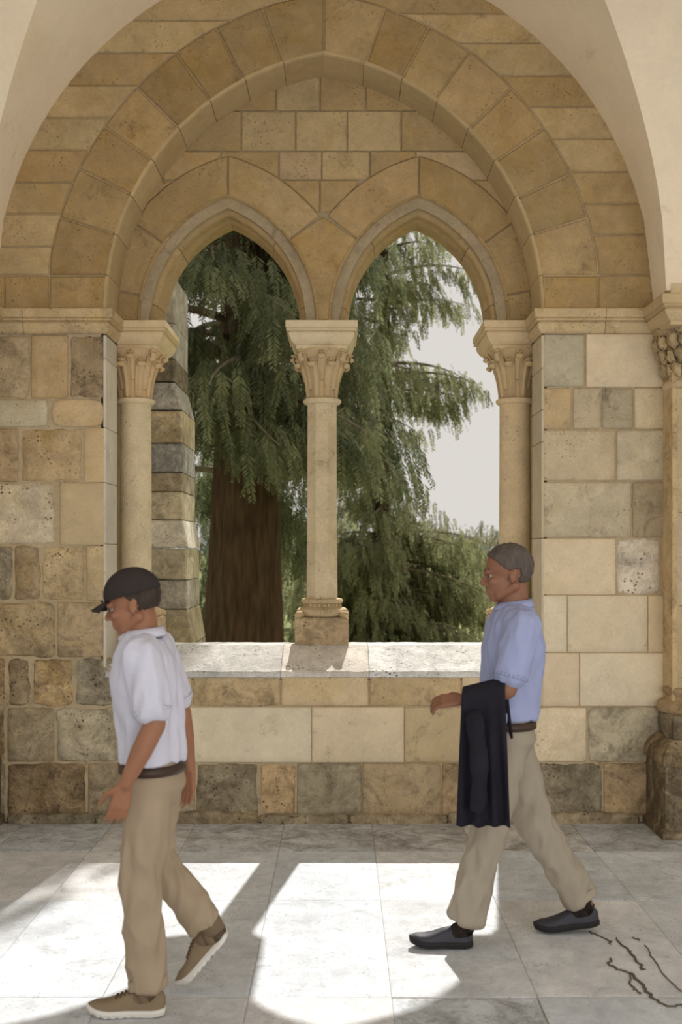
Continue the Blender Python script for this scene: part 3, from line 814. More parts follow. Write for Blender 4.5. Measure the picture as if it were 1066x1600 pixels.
# cracks in the paving on the right
def G(px, py):
    Yg = F*EYE/(py-860.0); return Vector((X(px, Yg), Yg))
CRK = simple('crack_dark', (104, 96, 84), 1.0, 0.0)
for pts, w in (([(918, 1455), (935, 1462), (953, 1470), (955, 1476)], .004), ([(965, 1466), (974, 1478), (985, 1486), (990, 1498), (1003, 1510), (1005, 1516)], .006),
            ([(955, 1498), (951, 1506), (966, 1515), (988, 1521), (1000, 1534), (1010, 1550), (1028, 1565), (1048, 1573), (1066, 1572), (1090, 1580)], .007), ([(986, 1522), (981, 1536), (996, 1549), (1002, 1552)], .004),
            ([(1008, 1478), (1022, 1500), (1042, 1530), (1066, 1550)], .002), ([(990, 1466), (1000, 1470)], .003)):
    P = []
    for i in range(len(pts)-1):
        a, b = G(*pts[i]), G(*pts[i+1])
        for t in range(4): P.append(a.lerp(b, t/4)+Vector((rnd(-.009, .009), rnd(-.016, .016))))
    P.append(G(*pts[-1])); V = []; FC = []
    for i, p in enumerate(P):
        d = (P[min(i+1, len(P)-1)]-P[max(i-1, 0)]).normalized(); nn = Vector((-d.y, d.x)); ww = .42*w*(.5+.5*math.sin(math.pi*(i+.5)/len(P)))*rnd(.7, 1.2)
        q0 = p+nn*ww*2; q1 = p-nn*ww*2
        V += [(q0.x, q0.y, .0034), (p.x, p.y, .0038), (q1.x, q1.y, .0034), (q1.x, q1.y, -.004), (q0.x, q0.y, -.004)]
    for i in range(len(P)-1):
        a, b = 5*i, 5*i+5
        for k in range(5): FC.append((a+k, a+(k+1) % 5, b+(k+1) % 5, b+k))
    FC += [(0, 1, 2, 3, 4), tuple(5*(len(P)-1)+k for k in (4, 3, 2, 1, 0))]
    place('crack', V, FC, fl, CRK)

# ------------------------------------------------------------------ outside: ground, hills, buttress
GRASS = simple('lawn', (128, 132, 84), .95, .1, 14, .6, .25, .6)
gr = place('ground', [(-60, WB-.02, -.35), (60, WB-.02, -.35), (700, 900, -.35), (-700, 900, -.35), (-60, WB-.02, -.6), (60, WB-.02, -.6), (700, 900, -.6), (-700, 900, -.6)],
           [(0, 1, 2, 3), (4, 7, 6, 5), (0, 4, 5, 1), (1, 5, 6, 2), (2, 6, 7, 3), (3, 7, 4, 0)], None, GRASS); tag(gr, 'sunlit lawn outside the arches', kind='structure')
V = []; FC = []
hx = lin_(-500, 500, 121)
for x in hx:
    h = 3.6+2.2*noise.fractal(Vector((x*.009, 3, 1)), 1, 2, 4)+1.5*math.sin(x*.012+1)
    V += [(x, 860, -.5), (x, 880, h*.8), (x, 900, h), (x, 960, -.5)]
for i in range(len(hx)-1):
    for k in range(3): FC.append((4*i+k, 4*i+4+k, 4*i+5+k, 4*i+k+1))
hl = place('hills', V, FC, None, simple('distant_hill', (150, 165, 172), 1, 0, 0, 0, .12, .02), True); tag(hl, 'hazy low hills on the horizon', kind='structure')  # distance haze is put into the bluish base colour

but = empty('buttress', (-1.9, 9.0, -.35)); tag(but, 'lichened stone buttress standing outside the left arch', 'buttress')
BYF, BYR = 8.6, 9.36
def bx(py):
    pts = [(300, 273), (596, 273), (640, 285), (812, 285), (856, 294.5), (857, 292), (965, 293), (1006, 303), (1200, 303)]
    for (a, xa), (b, xb) in zip(pts, pts[1:]):
        if a <= py <= b: return xa+(xb-xa)*(py-a)/(b-a)
    return 303
rows_b = [365, 430, 505, 560, 597, 641, 692, 738, 768, 812, 857, 906, 952, 1006, 1080, 1150, 1270]
for i in range(len(rows_b)-1):
    ya, yb = rows_b[i], rows_b[i+1]
    pys = sorted(set([ya, yb]+[p for p in (596, 640, 812, 856) if ya < p < yb]))
    edge = [(X(bx(p+(0.01 if p == ya else -0.01)), BYF), Z(p, BYF)) for p in pys]
    if i == 0: edge = [(X(225, BYF), Z(365, BYF)), (X(273, BYF), Z(430, BYF))]
    xl = -2.5; zt, zb = Z(ya, BYF), Z(yb, BYF)
    k = ['bgrey', 'bgrey', 'bgrey', 'dgrey', 'bgrey', 'grey', 'bgrey', 'dgrey', 'grey', 'pale', 'grey', 'bgrey', 'grey', 'grey', 'grey', 'grey'][i]
    st = [.3, .35, .4, .75, .5, .4, .6, .45, .35, .05, .2, .35, .2, .35, .4, .4][i]
    j = edge[0][0]-rnd(.3, .75)
    poly_stone([(j, zt)]+edge+[(j, zb)], BYF+rnd(-.006, .006), BYR, but, colr(k, st), LICHEN, bev=.012, gap=.003)
    poly_stone([(xl, zt), (j, zt), (j, zb), (xl, zb)], BYF+rnd(-.006, .006), BYR, but, colr(k, st), LICHEN, bev=.012, gap=.003)

# ------------------------------------------------------------------ trees
def leaf_mat(name, c1, c2, trans=.35):
    m, nt, b = new_mat(name); L = nt.links.new
    geo = N(nt, 'ShaderNodeNewGeometry'); cr = N(nt, 'ShaderNodeMix', data_type='RGBA')
    n = N(nt, 'ShaderNodeTexNoise'); n.inputs['Scale'].default_value = 1.6; L(geo.outputs['Position'], n.inputs['Vector'])
    a = N(nt, 'ShaderNodeMath', operation='MULTIPLY_ADD'); L(n.outputs[0], a.inputs[0]); a.inputs[1].default_value = 1.6; a.inputs[2].default_value = -.55
    s = N(nt, 'ShaderNodeMath', operation='MULTIPLY_ADD', use_clamp=True); L(geo.outputs['Random Per Island'], s.inputs[0]); s.inputs[1].default_value = .45; L(a.outputs[0], s.inputs[2])
    L(s.outputs[0], cr.inputs[0]); cr.inputs[6].default_value = rgb(*c1); cr.inputs[7].default_value = rgb(*c2)
    L(cr.outputs[2], b.inputs['Base Color']); b.inputs['Roughness'].default_value = .55
    tr = N(nt, 'ShaderNodeBsdfTranslucent'); L(cr.outputs[2], tr.inputs[0])
    mx = N(nt, 'ShaderNodeMixShader'); mx.inputs[0].default_value = trans
    L(b.outputs[0], mx.inputs[1]); L(tr.outputs[0], mx.inputs[2]); L(mx.outputs[0], nt.nodes['Material Output'].inputs[0])
    return m
BARK = simple('bark', (84, 68, 52), .95, .1, 7, 1.0, .45, 5, stretch=(3, 3, .5))
TWIG = simple('twig_bark', (130, 120, 104), .9, .1, 10, .5, .3, 6)
rs = np.random.RandomState(5)

def spray_template(n, L, lw, ll, seed):
    """hanging frond: leaflets either side of a drooping stem; returns (n,4,3)"""
    r = np.random.RandomState(seed); Q = []
    for i in range(n):
        t = (i+.5)/n; side = 1 if i % 2 else -1
        p = np.array([.10*L*math.sin(t*1.8), 0, -L*t])
        l = ll*(1-.55*t)*r.uniform(.7, 1.2)
        d = np.array([.25*r.uniform(-1, 1), side*.75, -.65-r.uniform(0, .5)]); d /= np.linalg.norm(d)
        w = np.cross(d, np.array([1, r.uniform(-.5, .5), 0])); w /= np.linalg.norm(w); w *= lw*.5
        Q.append([p-w*.4, p+d*l*.5-w, p+d*l, p+d*l*.5+w])
    return np.array(Q)
def build_sprays(name, pos, ang, tilt, scl, parent, mat, tmpl):
    T_ = len(tmpl); K = len(pos); out = np.zeros((K, tmpl[0].shape[0], 4, 3), dtype=np.float32)
    which = rs.randint(0, T_, K)
    ca, sa = np.cos(ang), np.sin(ang); ct, st_ = np.cos(tilt), np.sin(tilt)
    for t in range(T_):
        idx = np.where(which == t)[0]
        q = tmpl[t][None]*scl[idx][:, None, None, None]
        x, y, z = q[..., 0], q[..., 1], q[..., 2]
        c, s = ct[idx][:, None, None], st_[idx][:, None, None]
        x2 = x*c-z*s; z2 = x*s+z*c
        c, s = ca[idx][:, None, None], sa[idx][:, None, None]
        out[idx, ..., 0] = x2*c-y*s+pos[idx, 0][:, None, None]
        out[idx, ..., 1] = x2*s+y*c+pos[idx, 1][:, None, None]
        out[idx, ..., 2] = z2+pos[idx, 2][:, None, None]
    co = out.reshape(-1, 3); nq = len(co)//4
    c = co.mean(0); me = bpy.data.meshes.new(name)
    me.vertices.add(len(co)); me.vertices.foreach_set('co', (co-c).ravel())
    me.loops.add(nq*4); me.loops.foreach_set('vertex_index', np.arange(nq*4, dtype=np.int32))
    me.polygons.add(nq); me.polygons.foreach_set('loop_start', np.arange(0, nq*4, 4, dtype=np.int32))
    me.update(calc_edges=True); me.validate()
    me.materials.append(mat)
    o = link(name, me); put(o, Vector(c.tolist()), parent); o['kind'] = 'stuff'; return o
def tube(name, pts, rad, parent, mat, n=7):
    V = []; FC = []
    for i, p in enumerate(pts):
        p = Vector(p); d = (Vector(pts[min(i+1, len(pts)-1)])-Vector(pts[max(i-1, 0)])).normalized()
        u = d.cross(Vector((0.3, 0.2, 1))).normalized(); w = d.cross(u)
        for k in range(n):
            a = 2*math.pi*k/n; q = p+(u*math.cos(a)+w*math.sin(a))*rad[i]; V.append(q[:])
    for i in range(len(pts)-1):
        for k in range(n): FC.append((i*n+k, i*n+(k+1) % n, (i+1)*n+(k+1) % n, (i+1)*n+k))
    FC += [tuple(range(n)), tuple((len(pts)-1)*n+k for k in range(n-1, -1, -1))]
    return place(name, V, FC, parent, mat, True)
TM_A = [spray_template(26, .50, .024, .13, s) for s in range(5)]
TM_B = [spray_template(18, .40, .034, .10, s+20) for s in range(5)]
def trunk(root, cx, cy, r0, r1, h, lobes, z0=-.35, name='trunk'):
    V = []; FC = []; n = 48; ms = 30
    for j in range(ms+1):
        t = j/ms; z = z0+(h-z0)*t; R = r0+(r1-r0)*t+.25*r0*math.exp(-(z-z0)*1.6)
        for k in range(n):
            a = 2*math.pi*k/n
            q = R*(1+.10*math.cos(lobes*a+.6*z*.3)+.07*noise.noise(Vector((math.cos(a)*3, math.sin(a)*3, z*.35)))+.045*noise.noise(Vector((math.cos(a)*9, math.sin(a)*9, z*.8))))
            V.append((cx+q*math.cos(a)+.10*math.sin(z*.3), cy+q*math.sin(a), z))
    for j in range(ms):
        for k in range(n): FC.append((j*n+k, j*n+(k+1) % n, (j+1)*n+(k+1) % n, (j+1)*n+k))
    FC += [tuple(range(n)), tuple(ms*n+k for k in range(n-1, -1, -1))]
    return place(name, V, FC, root, BARK, True)
def conifer(label, cx, cy, r0, h, limbs, mat, tmpl, per_m, lobes=4, sc=(.7, 1.3), spread=.45, droop=.18):
    """limbs: (z, azimuth, length, rise)"""
    root = empty('conifer', (cx, cy, -.35)); tag(root, label, 'tree')
    trunk(root, cx, cy, r0, r0*.35, h, lobes)
    P = []; A = []; TL = []
    for (z, az, L, rise) in limbs:
        pts = []; n = 9
        ph = rs.uniform(0, 6)
        for i in range(n+1):
            t = i/n; d = r0*.5+L*t
            zz = z+rise*L*t-droop*L*t*t*1.8
            wob = .12*L*math.sin(t*3+ph)*t
            pts.append((cx+d*math.cos(az)-wob*math.sin(az), cy+d*math.sin(az)+wob*math.cos(az), max(zz, -.1)))
        rad = [max(.006, (.018+.014*L)*(1-t/n*.95)) for t in range(n+1)]
        tube('branch', pts, rad, root, TWIG, 6)
        k = int(L*per_m)
        for _ in range(k):
            t = rs.uniform(.12, 1.0)**.8; f = t*n; i = min(int(f), n-1); a = np.array(pts[i]); b = np.array(pts[i+1]); p = a+(b-a)*(f-i)
            s = spread*(.35+.65*t)*(1.15-.4*t)
            off = np.array([rs.normal(0, s*.6), rs.normal(0, s*.6), -abs(rs.normal(0, s*.55))+.06])
            p = p+off
            if p[2] < -.1: continue
            P.append(p); A.append(az+rs.normal(0, .9)); TL.append(rs.uniform(.0, .55))
    P = np.array(P); K = len(P)
    build_sprays('foliage', P, np.array(A), np.array(TL), rs.uniform(sc[0], sc[1], K), root, mat, tmpl)
    return root
LA = leaf_mat('yew_needles', (74, 84, 60), (146, 150, 110), .45)
LB = leaf_mat('pale_foliage', (100, 106, 74), (170, 170, 126), .48)
LC = leaf_mat('hedge_leaves', (96, 98, 70), (156, 152, 112), .45)
limbs = []
for z in np.arange(2.55, 13.5, .26):
    for k in range(3):
        az = rs.uniform(0, 2*math.pi)
        L = (3.3-(max(0, z-5)*.27))*rs.uniform(.65, 1.0)
        if math.cos(az) > .2: L *= .62
        if z < 3.6 and math.sin(az) < .3: continue
        limbs.append((z, az, max(.8, L), rs.uniform(.02, .22)))
for z, az, L in ((3.5, -1.3, 2.4), (3.3, -.5, 2.2), (3.6, -2.0, 2.3), (4.2, -1.5, 2.6), (5.0, -1.2, 2.5), (4.6, -2.2, 2.4), (3.7, -.9, 2.8), (5.6, -1.7, 2.4), (3.6, -.2, 2.0), (4.4, .3, 1.9)): limbs.append((z, az, L, .08))
conifer('big dark evergreen with drooping branches and thick brown trunk behind the left arch', X(378, 15), 15.0, .50, 13.5, limbs, LA, TM_A, 42)
limbs = []
for z in np.arange(2.0, 9.0, .2):
    for k in range(2):
        az = rs.uniform(0, 2*math.pi)
        L = (1.35 if z > 3.2 else 1.1)*rs.uniform(.5, 1.0)
        if 2.0 < z < 4.1 and math.cos(az) > 0: L = .6+.25*rs.uniform()
        limbs.append((z, az, max(.5, L), rs.uniform(.0, .25)))
for z in np.arange(.25, 2.0, .13):
    for k in range(4):
        az = rs.uniform(0, 2*math.pi); limbs.append((z, az, rs.uniform(1.0, 1.9), rs.uniform(.1, .35)))
limbs += [(4.7, -.15, 1.55, .2), (4.9, .2, 1.6, .15), (4.4, .4, 1.3, .2), (5.9, .1, 1.5, .3), (6.4, -.2, 1.6, .3), (1.4, -.1, 2.0, .05), (1.2, .1, 2.1, .1), (1.55, .4, 1.8, .05)]
conifer('lighter green loose tree seen through the right arch, open sky to its right', X(592, 20.6), 20.6, .18, 10.2, [(1.72+(z-1.72)*1.11, a, L*1.11, r) for z, a, L, r in limbs], LB, TM_B, 50, 3, (.6, 1.15), .40, .18)
# dense bush masses behind the trunk and low shrubs
def shrub(label, cx, cy, rx, ry, h, count, mat, tmpl, group=None, z0=-.35, name='shrub'):
    root = empty(name, (cx, cy, z0)); tag(root, label, 'shrub', group)
    for k in range(5):
        a = rs.uniform(0, 6.28); tube('stem', [(cx, cy, z0), (cx+.25*rx*math.cos(a), cy+.25*ry*math.sin(a), z0+h*.35), (cx+.6*rx*math.cos(a), cy+.6*ry*math.sin(a), z0+h*.75)], [.03, .02, .008], root, TWIG, 6)
    u = rs.normal(size=(count, 3)); u /= np.linalg.norm(u, axis=1)[:, None]; r = rs.uniform(.45, 1, count)**.5
    lump = 1+.25*np.sin(u[:, 0]*5+cx)+.2*np.cos(u[:, 2]*6+u[:, 1]*4)
    P = np.stack([cx+u[:, 0]*rx*r*lump, cy+u[:, 1]*ry*r*lump, z0+h*.55+u[:, 2]*h*.5*r*lump+.25], 1)
    P = P[P[:, 2] > z0+.25]; K = len(P)
    build_sprays('foliage', P, rs.uniform(0, 6.28, K), rs.uniform(-.4, .9, K), rs.uniform(.6, 1.1, K), root, mat, tmpl)
shrub('dark evergreen bush behind the thick brown tree trunk', -3.5, 26, 2.9, 1.6, 5.4, 3400, LA, TM_A)
shrub('sunlit yellow-green bush right of the brown trunk', -.75, 29, 1.6, 1.2, 2.8, 1700, LB, TM_B)
shrub('rounded green bush at the foot of the loose tree', 1.9, 25.5, 2.0, 1.2, 2.5, 1900, LC, TM_B)
shrub('brown-green drooping hedge beside the right column', 5.6, 33, 2.3, 1.3, 2.6, 2200, LC, TM_B)
shrub('low olive bush far left beyond the buttress', -8.2, 31, 2.2, 1.5, 3.4, 1500, LC, TM_B)

# ------------------------------------------------------------------ people
def ball(bm, c, r, sub=2, rot=None):
    if not hasattr(r, '__len__'): r = (r, r, r)
    s = bmesh.ops.create_icosphere(bm, subdivisions=sub, radius=1)['verts']
    bmesh.ops.scale(bm, vec=r, verts=s)
    if rot is not None: bmesh.ops.rotate(bm, cent=(0, 0, 0), matrix=rot, verts=s)
    bmesh.ops.translate(bm, vec=c, verts=s)
def limb(bm, p0, r0, p1, r1, n=16, sub=2):
    p0, p1 = Vector(p0), Vector(p1); d = (p1-p0); L = d.length
    ball(bm, p0, r0, sub); ball(bm, p1, r1, sub)
    if L < 1e-4: return
    d.normalize(); u = d.orthogonal().normalized(); w = d.cross(u); rings = []
    for p, r in ((p0, r0), (p1, r1)):
        rings.append([bm.verts.new(p+(u*math.cos(2*math.pi*k/n)+w*math.sin(2*math.pi*k/n))*r) for k in range(n)])
    for k in range(n): bm.faces.new((rings[0][k], rings[0][(k+1) % n], rings[1][(k+1) % n], rings[1][k]))
    bm.faces.new(rings[0][::-1]); bm.faces.new(rings[1])
def loft(bm, secs, n=28, pw=1.0):
    rings = []
    for (c, rx, ry) in secs:
        ring = []
        for k in range(n):
            a = 2*math.pi*k/n; ca, sa = math.cos(a), math.sin(a)
            ring.append(bm.verts.new((c[0]+rx*math.copysign(abs(ca)**pw, ca), c[1]+ry*math.copysign(abs(sa)**pw, sa), c[2])))
        rings.append(ring)
    for i in range(len(rings)-1):
        for k in range(n): bm.faces.new((rings[i][k], rings[i][(k+1) % n], rings[i+1][(k+1) % n], rings[i+1][k]))
    bm.faces.new(rings[0][::-1]); bm.faces.new(rings[-1])
def fuse(name, bm, voxel, smooth_it, parent, mat, fold=None):
    bmesh.ops.recalc_face_normals(bm, faces=bm.faces)
    me = bpy.data.meshes.new('tmp'); bm.to_mesh(me); bm.free()
    o = bpy.data.objects.new('tmp', me); COL.objects.link(o)
    r = o.modifiers.new('r', 'REMESH'); r.mode = 'VOXEL'; r.voxel_size = voxel
    if smooth_it:
        s = o.modifiers.new('s', 'SMOOTH'); s.factor = .5; s.iterations = smooth_it
    dg = bpy.context.evaluated_depsgraph_get(); dg.update()
    m2 = bpy.data.meshes.new_from_object(o.evaluated_get(dg)); m2.name = name
    bpy.data.objects.remove(o); bpy.data.meshes.remove(me)
    if fold:
        ztop = max(v.co.z for v in m2.vertices)
        amp, sx, sy, sz, sd = fold
        for v, nn in zip(m2.vertices, [vv.normal.copy() for vv in m2.vertices]):
            p = v.co; q = Vector((p.x*sx, p.y*sy, p.z*sz))+Vector((sd, sd*2, 0))
            h = noise.noise(q)+.5*noise.noise(q*2.3); rid = 1-abs(noise.noise(q*1.3+Vector((3, 1, 2))))*2
            kf = min(1.0, max(.08, (ztop-.13-p.z)/.22)) if name == 'trousers' else 1.0
            v.co = p+nn*amp*kf*(h*.6+rid*.6)
    co = np.empty(len(m2.vertices)*3); m2.vertices.foreach_get('co', co); co = co.reshape(-1, 3); c = (co.min(0)+co.max(0))/2
    m2.vertices.foreach_set('co', (co-c).ravel())
    for p in m2.polygons: p.use_smooth = True
    m2.update(); m2.materials.clear(); m2.materials.append(mat)
    ob = bpy.data.objects.new(name, m2); COL.objects.link(ob); put(ob, Vector(c.tolist()), parent)
    return ob
def hand(bm, wrist, d, nrm, curl=.5, thumb=1, s=1.0, rw=.027):
    """palm, four unequal fingers and a thumb; fingers bend towards nrm; thumb on side thumb*(d x nrm)"""
    d = Vector(d).normalized(); nrm = (Vector(nrm)-d*Vector(nrm).dot(d)).normalized(); sd = d.cross(nrm).normalized()*thumb
    w = Vector(wrist)
    for k in range(4):
        off = (1.5-k)*.0185*s
        limb(bm, w+sd*off*.55, .014*s, w+d*.088*s+sd*off, .0125*s, 10, 2)
    ball(bm, w+d*.04*s+sd*.018*s+nrm*.008, (.018*s,)*3)
    for k, L in enumerate((.072, .081, .076, .060)):
        off = (1.5-k)*.0195*s; p = w+d*.092*s+sd*off; ang = curl*.45; r = .0092*s
        for j, f in enumerate((.46, .30, .24)):
            ang2 = ang+j*curl*.55
            dirn = (d*math.cos(ang2)+nrm*math.sin(ang2)+sd*(.06*(1.5-k))).normalized()
            q = p+dirn*L*f*s; limb(bm, p, r, q, r*.9, 8, 2); p = q; r *= .9
    p = w+d*.022*s+sd*.026*s; dirn = (d*.62+sd*.62+nrm*.35).normalized()
    q = p+dirn*.042*s; limb(bm, p, .0135*s, q, .011*s, 8, 2)
    dirn = (d*.85+sd*.25+nrm*.4).normalized(); q2 = q+dirn*.032*s; limb(bm, q, .011*s, q2, .009*s, 8, 2)
    q3 = q2+dirn*.022*s; limb(bm, q2, .009*s, q3, .008*s, 8, 2)
def head(bm, c, s=1.0, tilt=0.0, neck=None):
    """head turned towards -X, tilt nods it forward"""
    R = Matrix.Rotation(-tilt, 3, 'Y')
    def P(x, y, z): return Vector(c)+R@Vector((x*s, y*s, z*s))
    ball(bm, P(.012, 0, .032), (.100*s, .077*s, .092*s), 3, R)
    ball(bm, P(-.030, 0, -.030), (.064*s, .062*s, .085*s), 3, R)
    ball(bm, P(-.058, 0, -.094), (.032*s, .032*s, .022*s), 2, R)
    limb(bm, P(-.050, -.035, -.085), .02*s, P(.018, -.055, -.052), .022*s); limb(bm, P(-.050, .035, -.085), .02*s, P(.018, .055, -.052), .022*s)
    limb(bm, P(-.084, -.038, .022), .012*s, P(-.090, 0, .018), .011*s); limb(bm, P(-.084, .038, .022), .012*s, P(-.090, 0, .018), .011*s)
    limb(bm, P(-.088, 0, .010), .008*s, P(-.112, 0, -.026), .0115*s)
    for y in (-1, 1):
        ball(bm, P(-.100, y*.011, -.030), .009*s)
        ball(bm, P(-.066, y*.040, -.022), (.024*s, .020*s, .020*s), 2, R)
        ball(bm, P(.012, y*.079, -.008), (.017*s, .008*s, .031*s), 2, R@Matrix.Rotation(.25, 3, 'Y'))
        ball(bm, P(.022, y*.081, .006), (.012*s, .010*s, .018*s), 2, R)
    limb(bm, P(-.086, -.018, -.058), .0085*s, P(-.092, 0, -.056), .0095*s); limb(bm, P(-.086, .018, -.058), .0085*s, P(-.092, 0, -.056), .0095*s)
    limb(bm, P(-.083, -.016, -.070), .0085*s, P(-.089, 0, -.071), .010*s); limb(bm, P(-.083, .016, -.070), .0085*s, P(-.089, 0, -.071), .010*s)
    if neck is not None: limb(bm, P(.024, 0, -.045), .054*s, neck, .062*s)
    return P
def eyes(P, s, parent):
    for y in (-1, 1):
        bm = bmesh.new(); ball(bm, P(-.076, y*.032, .002), .0108*s, 3); from_bm('eye', bm, parent, simple('eye_white', (140, 128, 118), .3, .5), True)
        bm = bmesh.new(); ball(bm, P(-.0825, y*.034, .002), .0062*s, 2); from_bm('iris', bm, parent, simple('iris_brown', (50, 36, 26), .15, .5), True)
        bm = bmesh.new(); limb(bm, P(-.092, y*.018, .028), .0035*s, P(-.080, y*.048, .030), .003*s, 8); from_bm('eyebrow', bm, parent, simple('brow_hair', (70, 60, 52), .9, .1), True)
def shoe(root, toe, heel, y, mats, wavy=False, wid=1.0, yaw=0.0, laces=True, hh=1.0):
    """toe, heel = (x,z) of the sole underside"""
    t = Vector((toe[0], 0, toe[1])); h = Vector((heel[0], 0, heel[1])); L = (t-h).length; dv = (t-h).normalized(); up = Vector((-dv.z, 0, dv.x))
    if up.z < 0: up = -up
    def W(s, sy, z):
        q = Vector(h)+dv*(s*L)+up*z; return Vector((q.x, y+sy+yaw*(s-.3)*L, q.z))
    S = lin_(0, 1, 21)
    def hw(s): return np.interp(s, [0, .06, .15, .3, .45, .6, .72, .85, .94, 1], [.014, .028, .034, .034, .034, .041, .045, .040, .026, .008])*wid
    def ht(s): return np.interp(s, [0, .05, .12, .22, .36, .48, .6, .75, .9, 1], [.060, .082, .085, .080, .086, .078, .064, .052, .042, .026])*hh
    def spring(s): return .016*max(0, (s-.72)/.28)**1.6+.004*max(0, (.12-s)/.12)
    bm = bmesh.new(); rings = []; n = 16
    for s in S:
        ring = []
        for k in range(n+1):
            a = math.pi*k/n; ca, sa = math.cos(a), math.sin(a)
            ring.append(bm.verts.new(W(s, hw(s)*math.copysign(abs(ca)**.75, ca), .020+spring(s)+(ht(s)-.020)*sa**.7)))
        rings.append(ring)
    for i in range(len(rings)-1):
        for k in range(n): bm.faces.new((rings[i][k], rings[i][k+1], rings[i+1][k+1], rings[i+1][k]))
        bm.faces.new((rings[i][n], rings[i][0], rings[i+1][0], rings[i+1][n]))
    bm.faces.new(rings[0]); bm.faces.new(rings[-1][::-1])
    up_o = from_bm('shoe', bm, root, mats[0], True); up_o.data.set_sharp_from_angle(angle=math.radians(60))
    bm = bmesh.new(); top = []; mid = []; bot = []
    outl = [(s, 1) for s in S]+[(s, -1) for s in S[::-1]]
    for s, g in outl:
        ww = hw(s)+.004; sp = spring(s); wv = .0035*(1+math.sin(s*L*2*math.pi/.028)) if wavy else 0
        top.append(bm.verts.new(W(s*1.0, g*(ww-.002), .027+sp))); mid.append(bm.verts.new(W(-.008+s*1.02, g*(ww+.003), .017+sp))); bot.append(bm.verts.new(W(s, g*ww*.96, sp+wv)))
    m = len(outl)
    for k in range(m):
        k2 = (k+1) % m
        bm.faces.new((top[k], top[k2], mid[k2], mid[k])); bm.faces.new((mid[k], mid[k2], bot[k2], bot[k]))
    bm.faces.new(top); bm.faces.new(bot[::-1])
    from_bm('sole', bm, up_o, mats[1], False)
    if laces:
        for j in range(5):
            s = .40+.055*j; bm = bmesh.new(); pts = []
            for k in range(7):
                a = math.pi*(.30+.40*k/6); pts.append(W(s+(.02 if k % 2 else 0)*.4, hw(s)*math.cos(a), .023+spring(s)+(ht(s)-.020)*math.sin(a)**.7+.001))
            for k in range(6): limb(bm, pts[k], .0028, pts[k+1], .0028, 6, 1)
            from_bm('lace', bm, up_o, mats[2], True)
    # collar rim and heel tab
    bm = bmesh.new(); pts = [W(.17+.12*math.cos(a), hw(.2)*.80*math.sin(a), .084*hh+.008*math.cos(a)**2) for a in lin_(0, 2*math.pi, 17)[:-1]]
    for k in range(16): limb(bm, pts[k], .005, pts[(k+1) % 16], .005, 6, 1)
    from_bm('collar', bm, up_o, mats[2], True)
    return up_o
SKIN1 = simple('skin_tanned', (150, 104, 78), .55, .35, 60, .15, .08, 14)
SKIN2 = simple('skin_tanned_dark', (138, 96, 74), .55, .35, 60, .15, .08, 14)
SHIRT1 = simple('white_shirt', (206, 206, 220), .85, .15, 160, .15, .03, 6)
SHIRT2 = simple('blue_shirt', (158, 166, 202), .85, .15, 160, .15, .03, 6)
CHINO = simple('beige_chino', (164, 147, 124), .9, .15, 180, .2, .05, 8)
CHINO2 = simple('sand_trousers', (160, 150, 134), .9, .15, 180, .2, .05, 8)
CAPM = simple('cap_cloth', (58, 52, 50), .9, .1, 120, .2, .08, 10)
LEATHER = simple('belt_leather', (62, 46, 34), .5, .4)
HAIR1 = simple('grey_hair', (92, 84, 78), .8, .2, 90, .9, .25, 40, stretch=(1, 1, .3))
HAIR2 = simple('dark_hair', (66, 56, 50), .8, .2, 90, .9, .25, 40, stretch=(1, 1, .3))
SNEAK = simple('tan_suede', (134, 117, 94), .9, .15, 90, .3, .08, 20); SOLE = simple('white_rubber', (214, 210, 202), .6, .3)
LACE = simple('lace_brown', (98, 82, 60), .9, .1); BLACK = simple('charcoal_leather', (56, 56, 62), .6, .3, 60, .2, .1, 12); BSOLE = simple('dark_rubber', (40, 38, 40), .7, .2)
JACK = simple('dark_jacket_cloth', (40, 38, 46), .9, .1, 120, .2, .1, 8)
BTN = simple('button', (220, 216, 208), .4, .4)
METAL = simple('brass_buckle', (150, 128, 84), .35, .6); METAL.node_tree.nodes['Principled BSDF'].inputs['Metallic'].default_value = .9

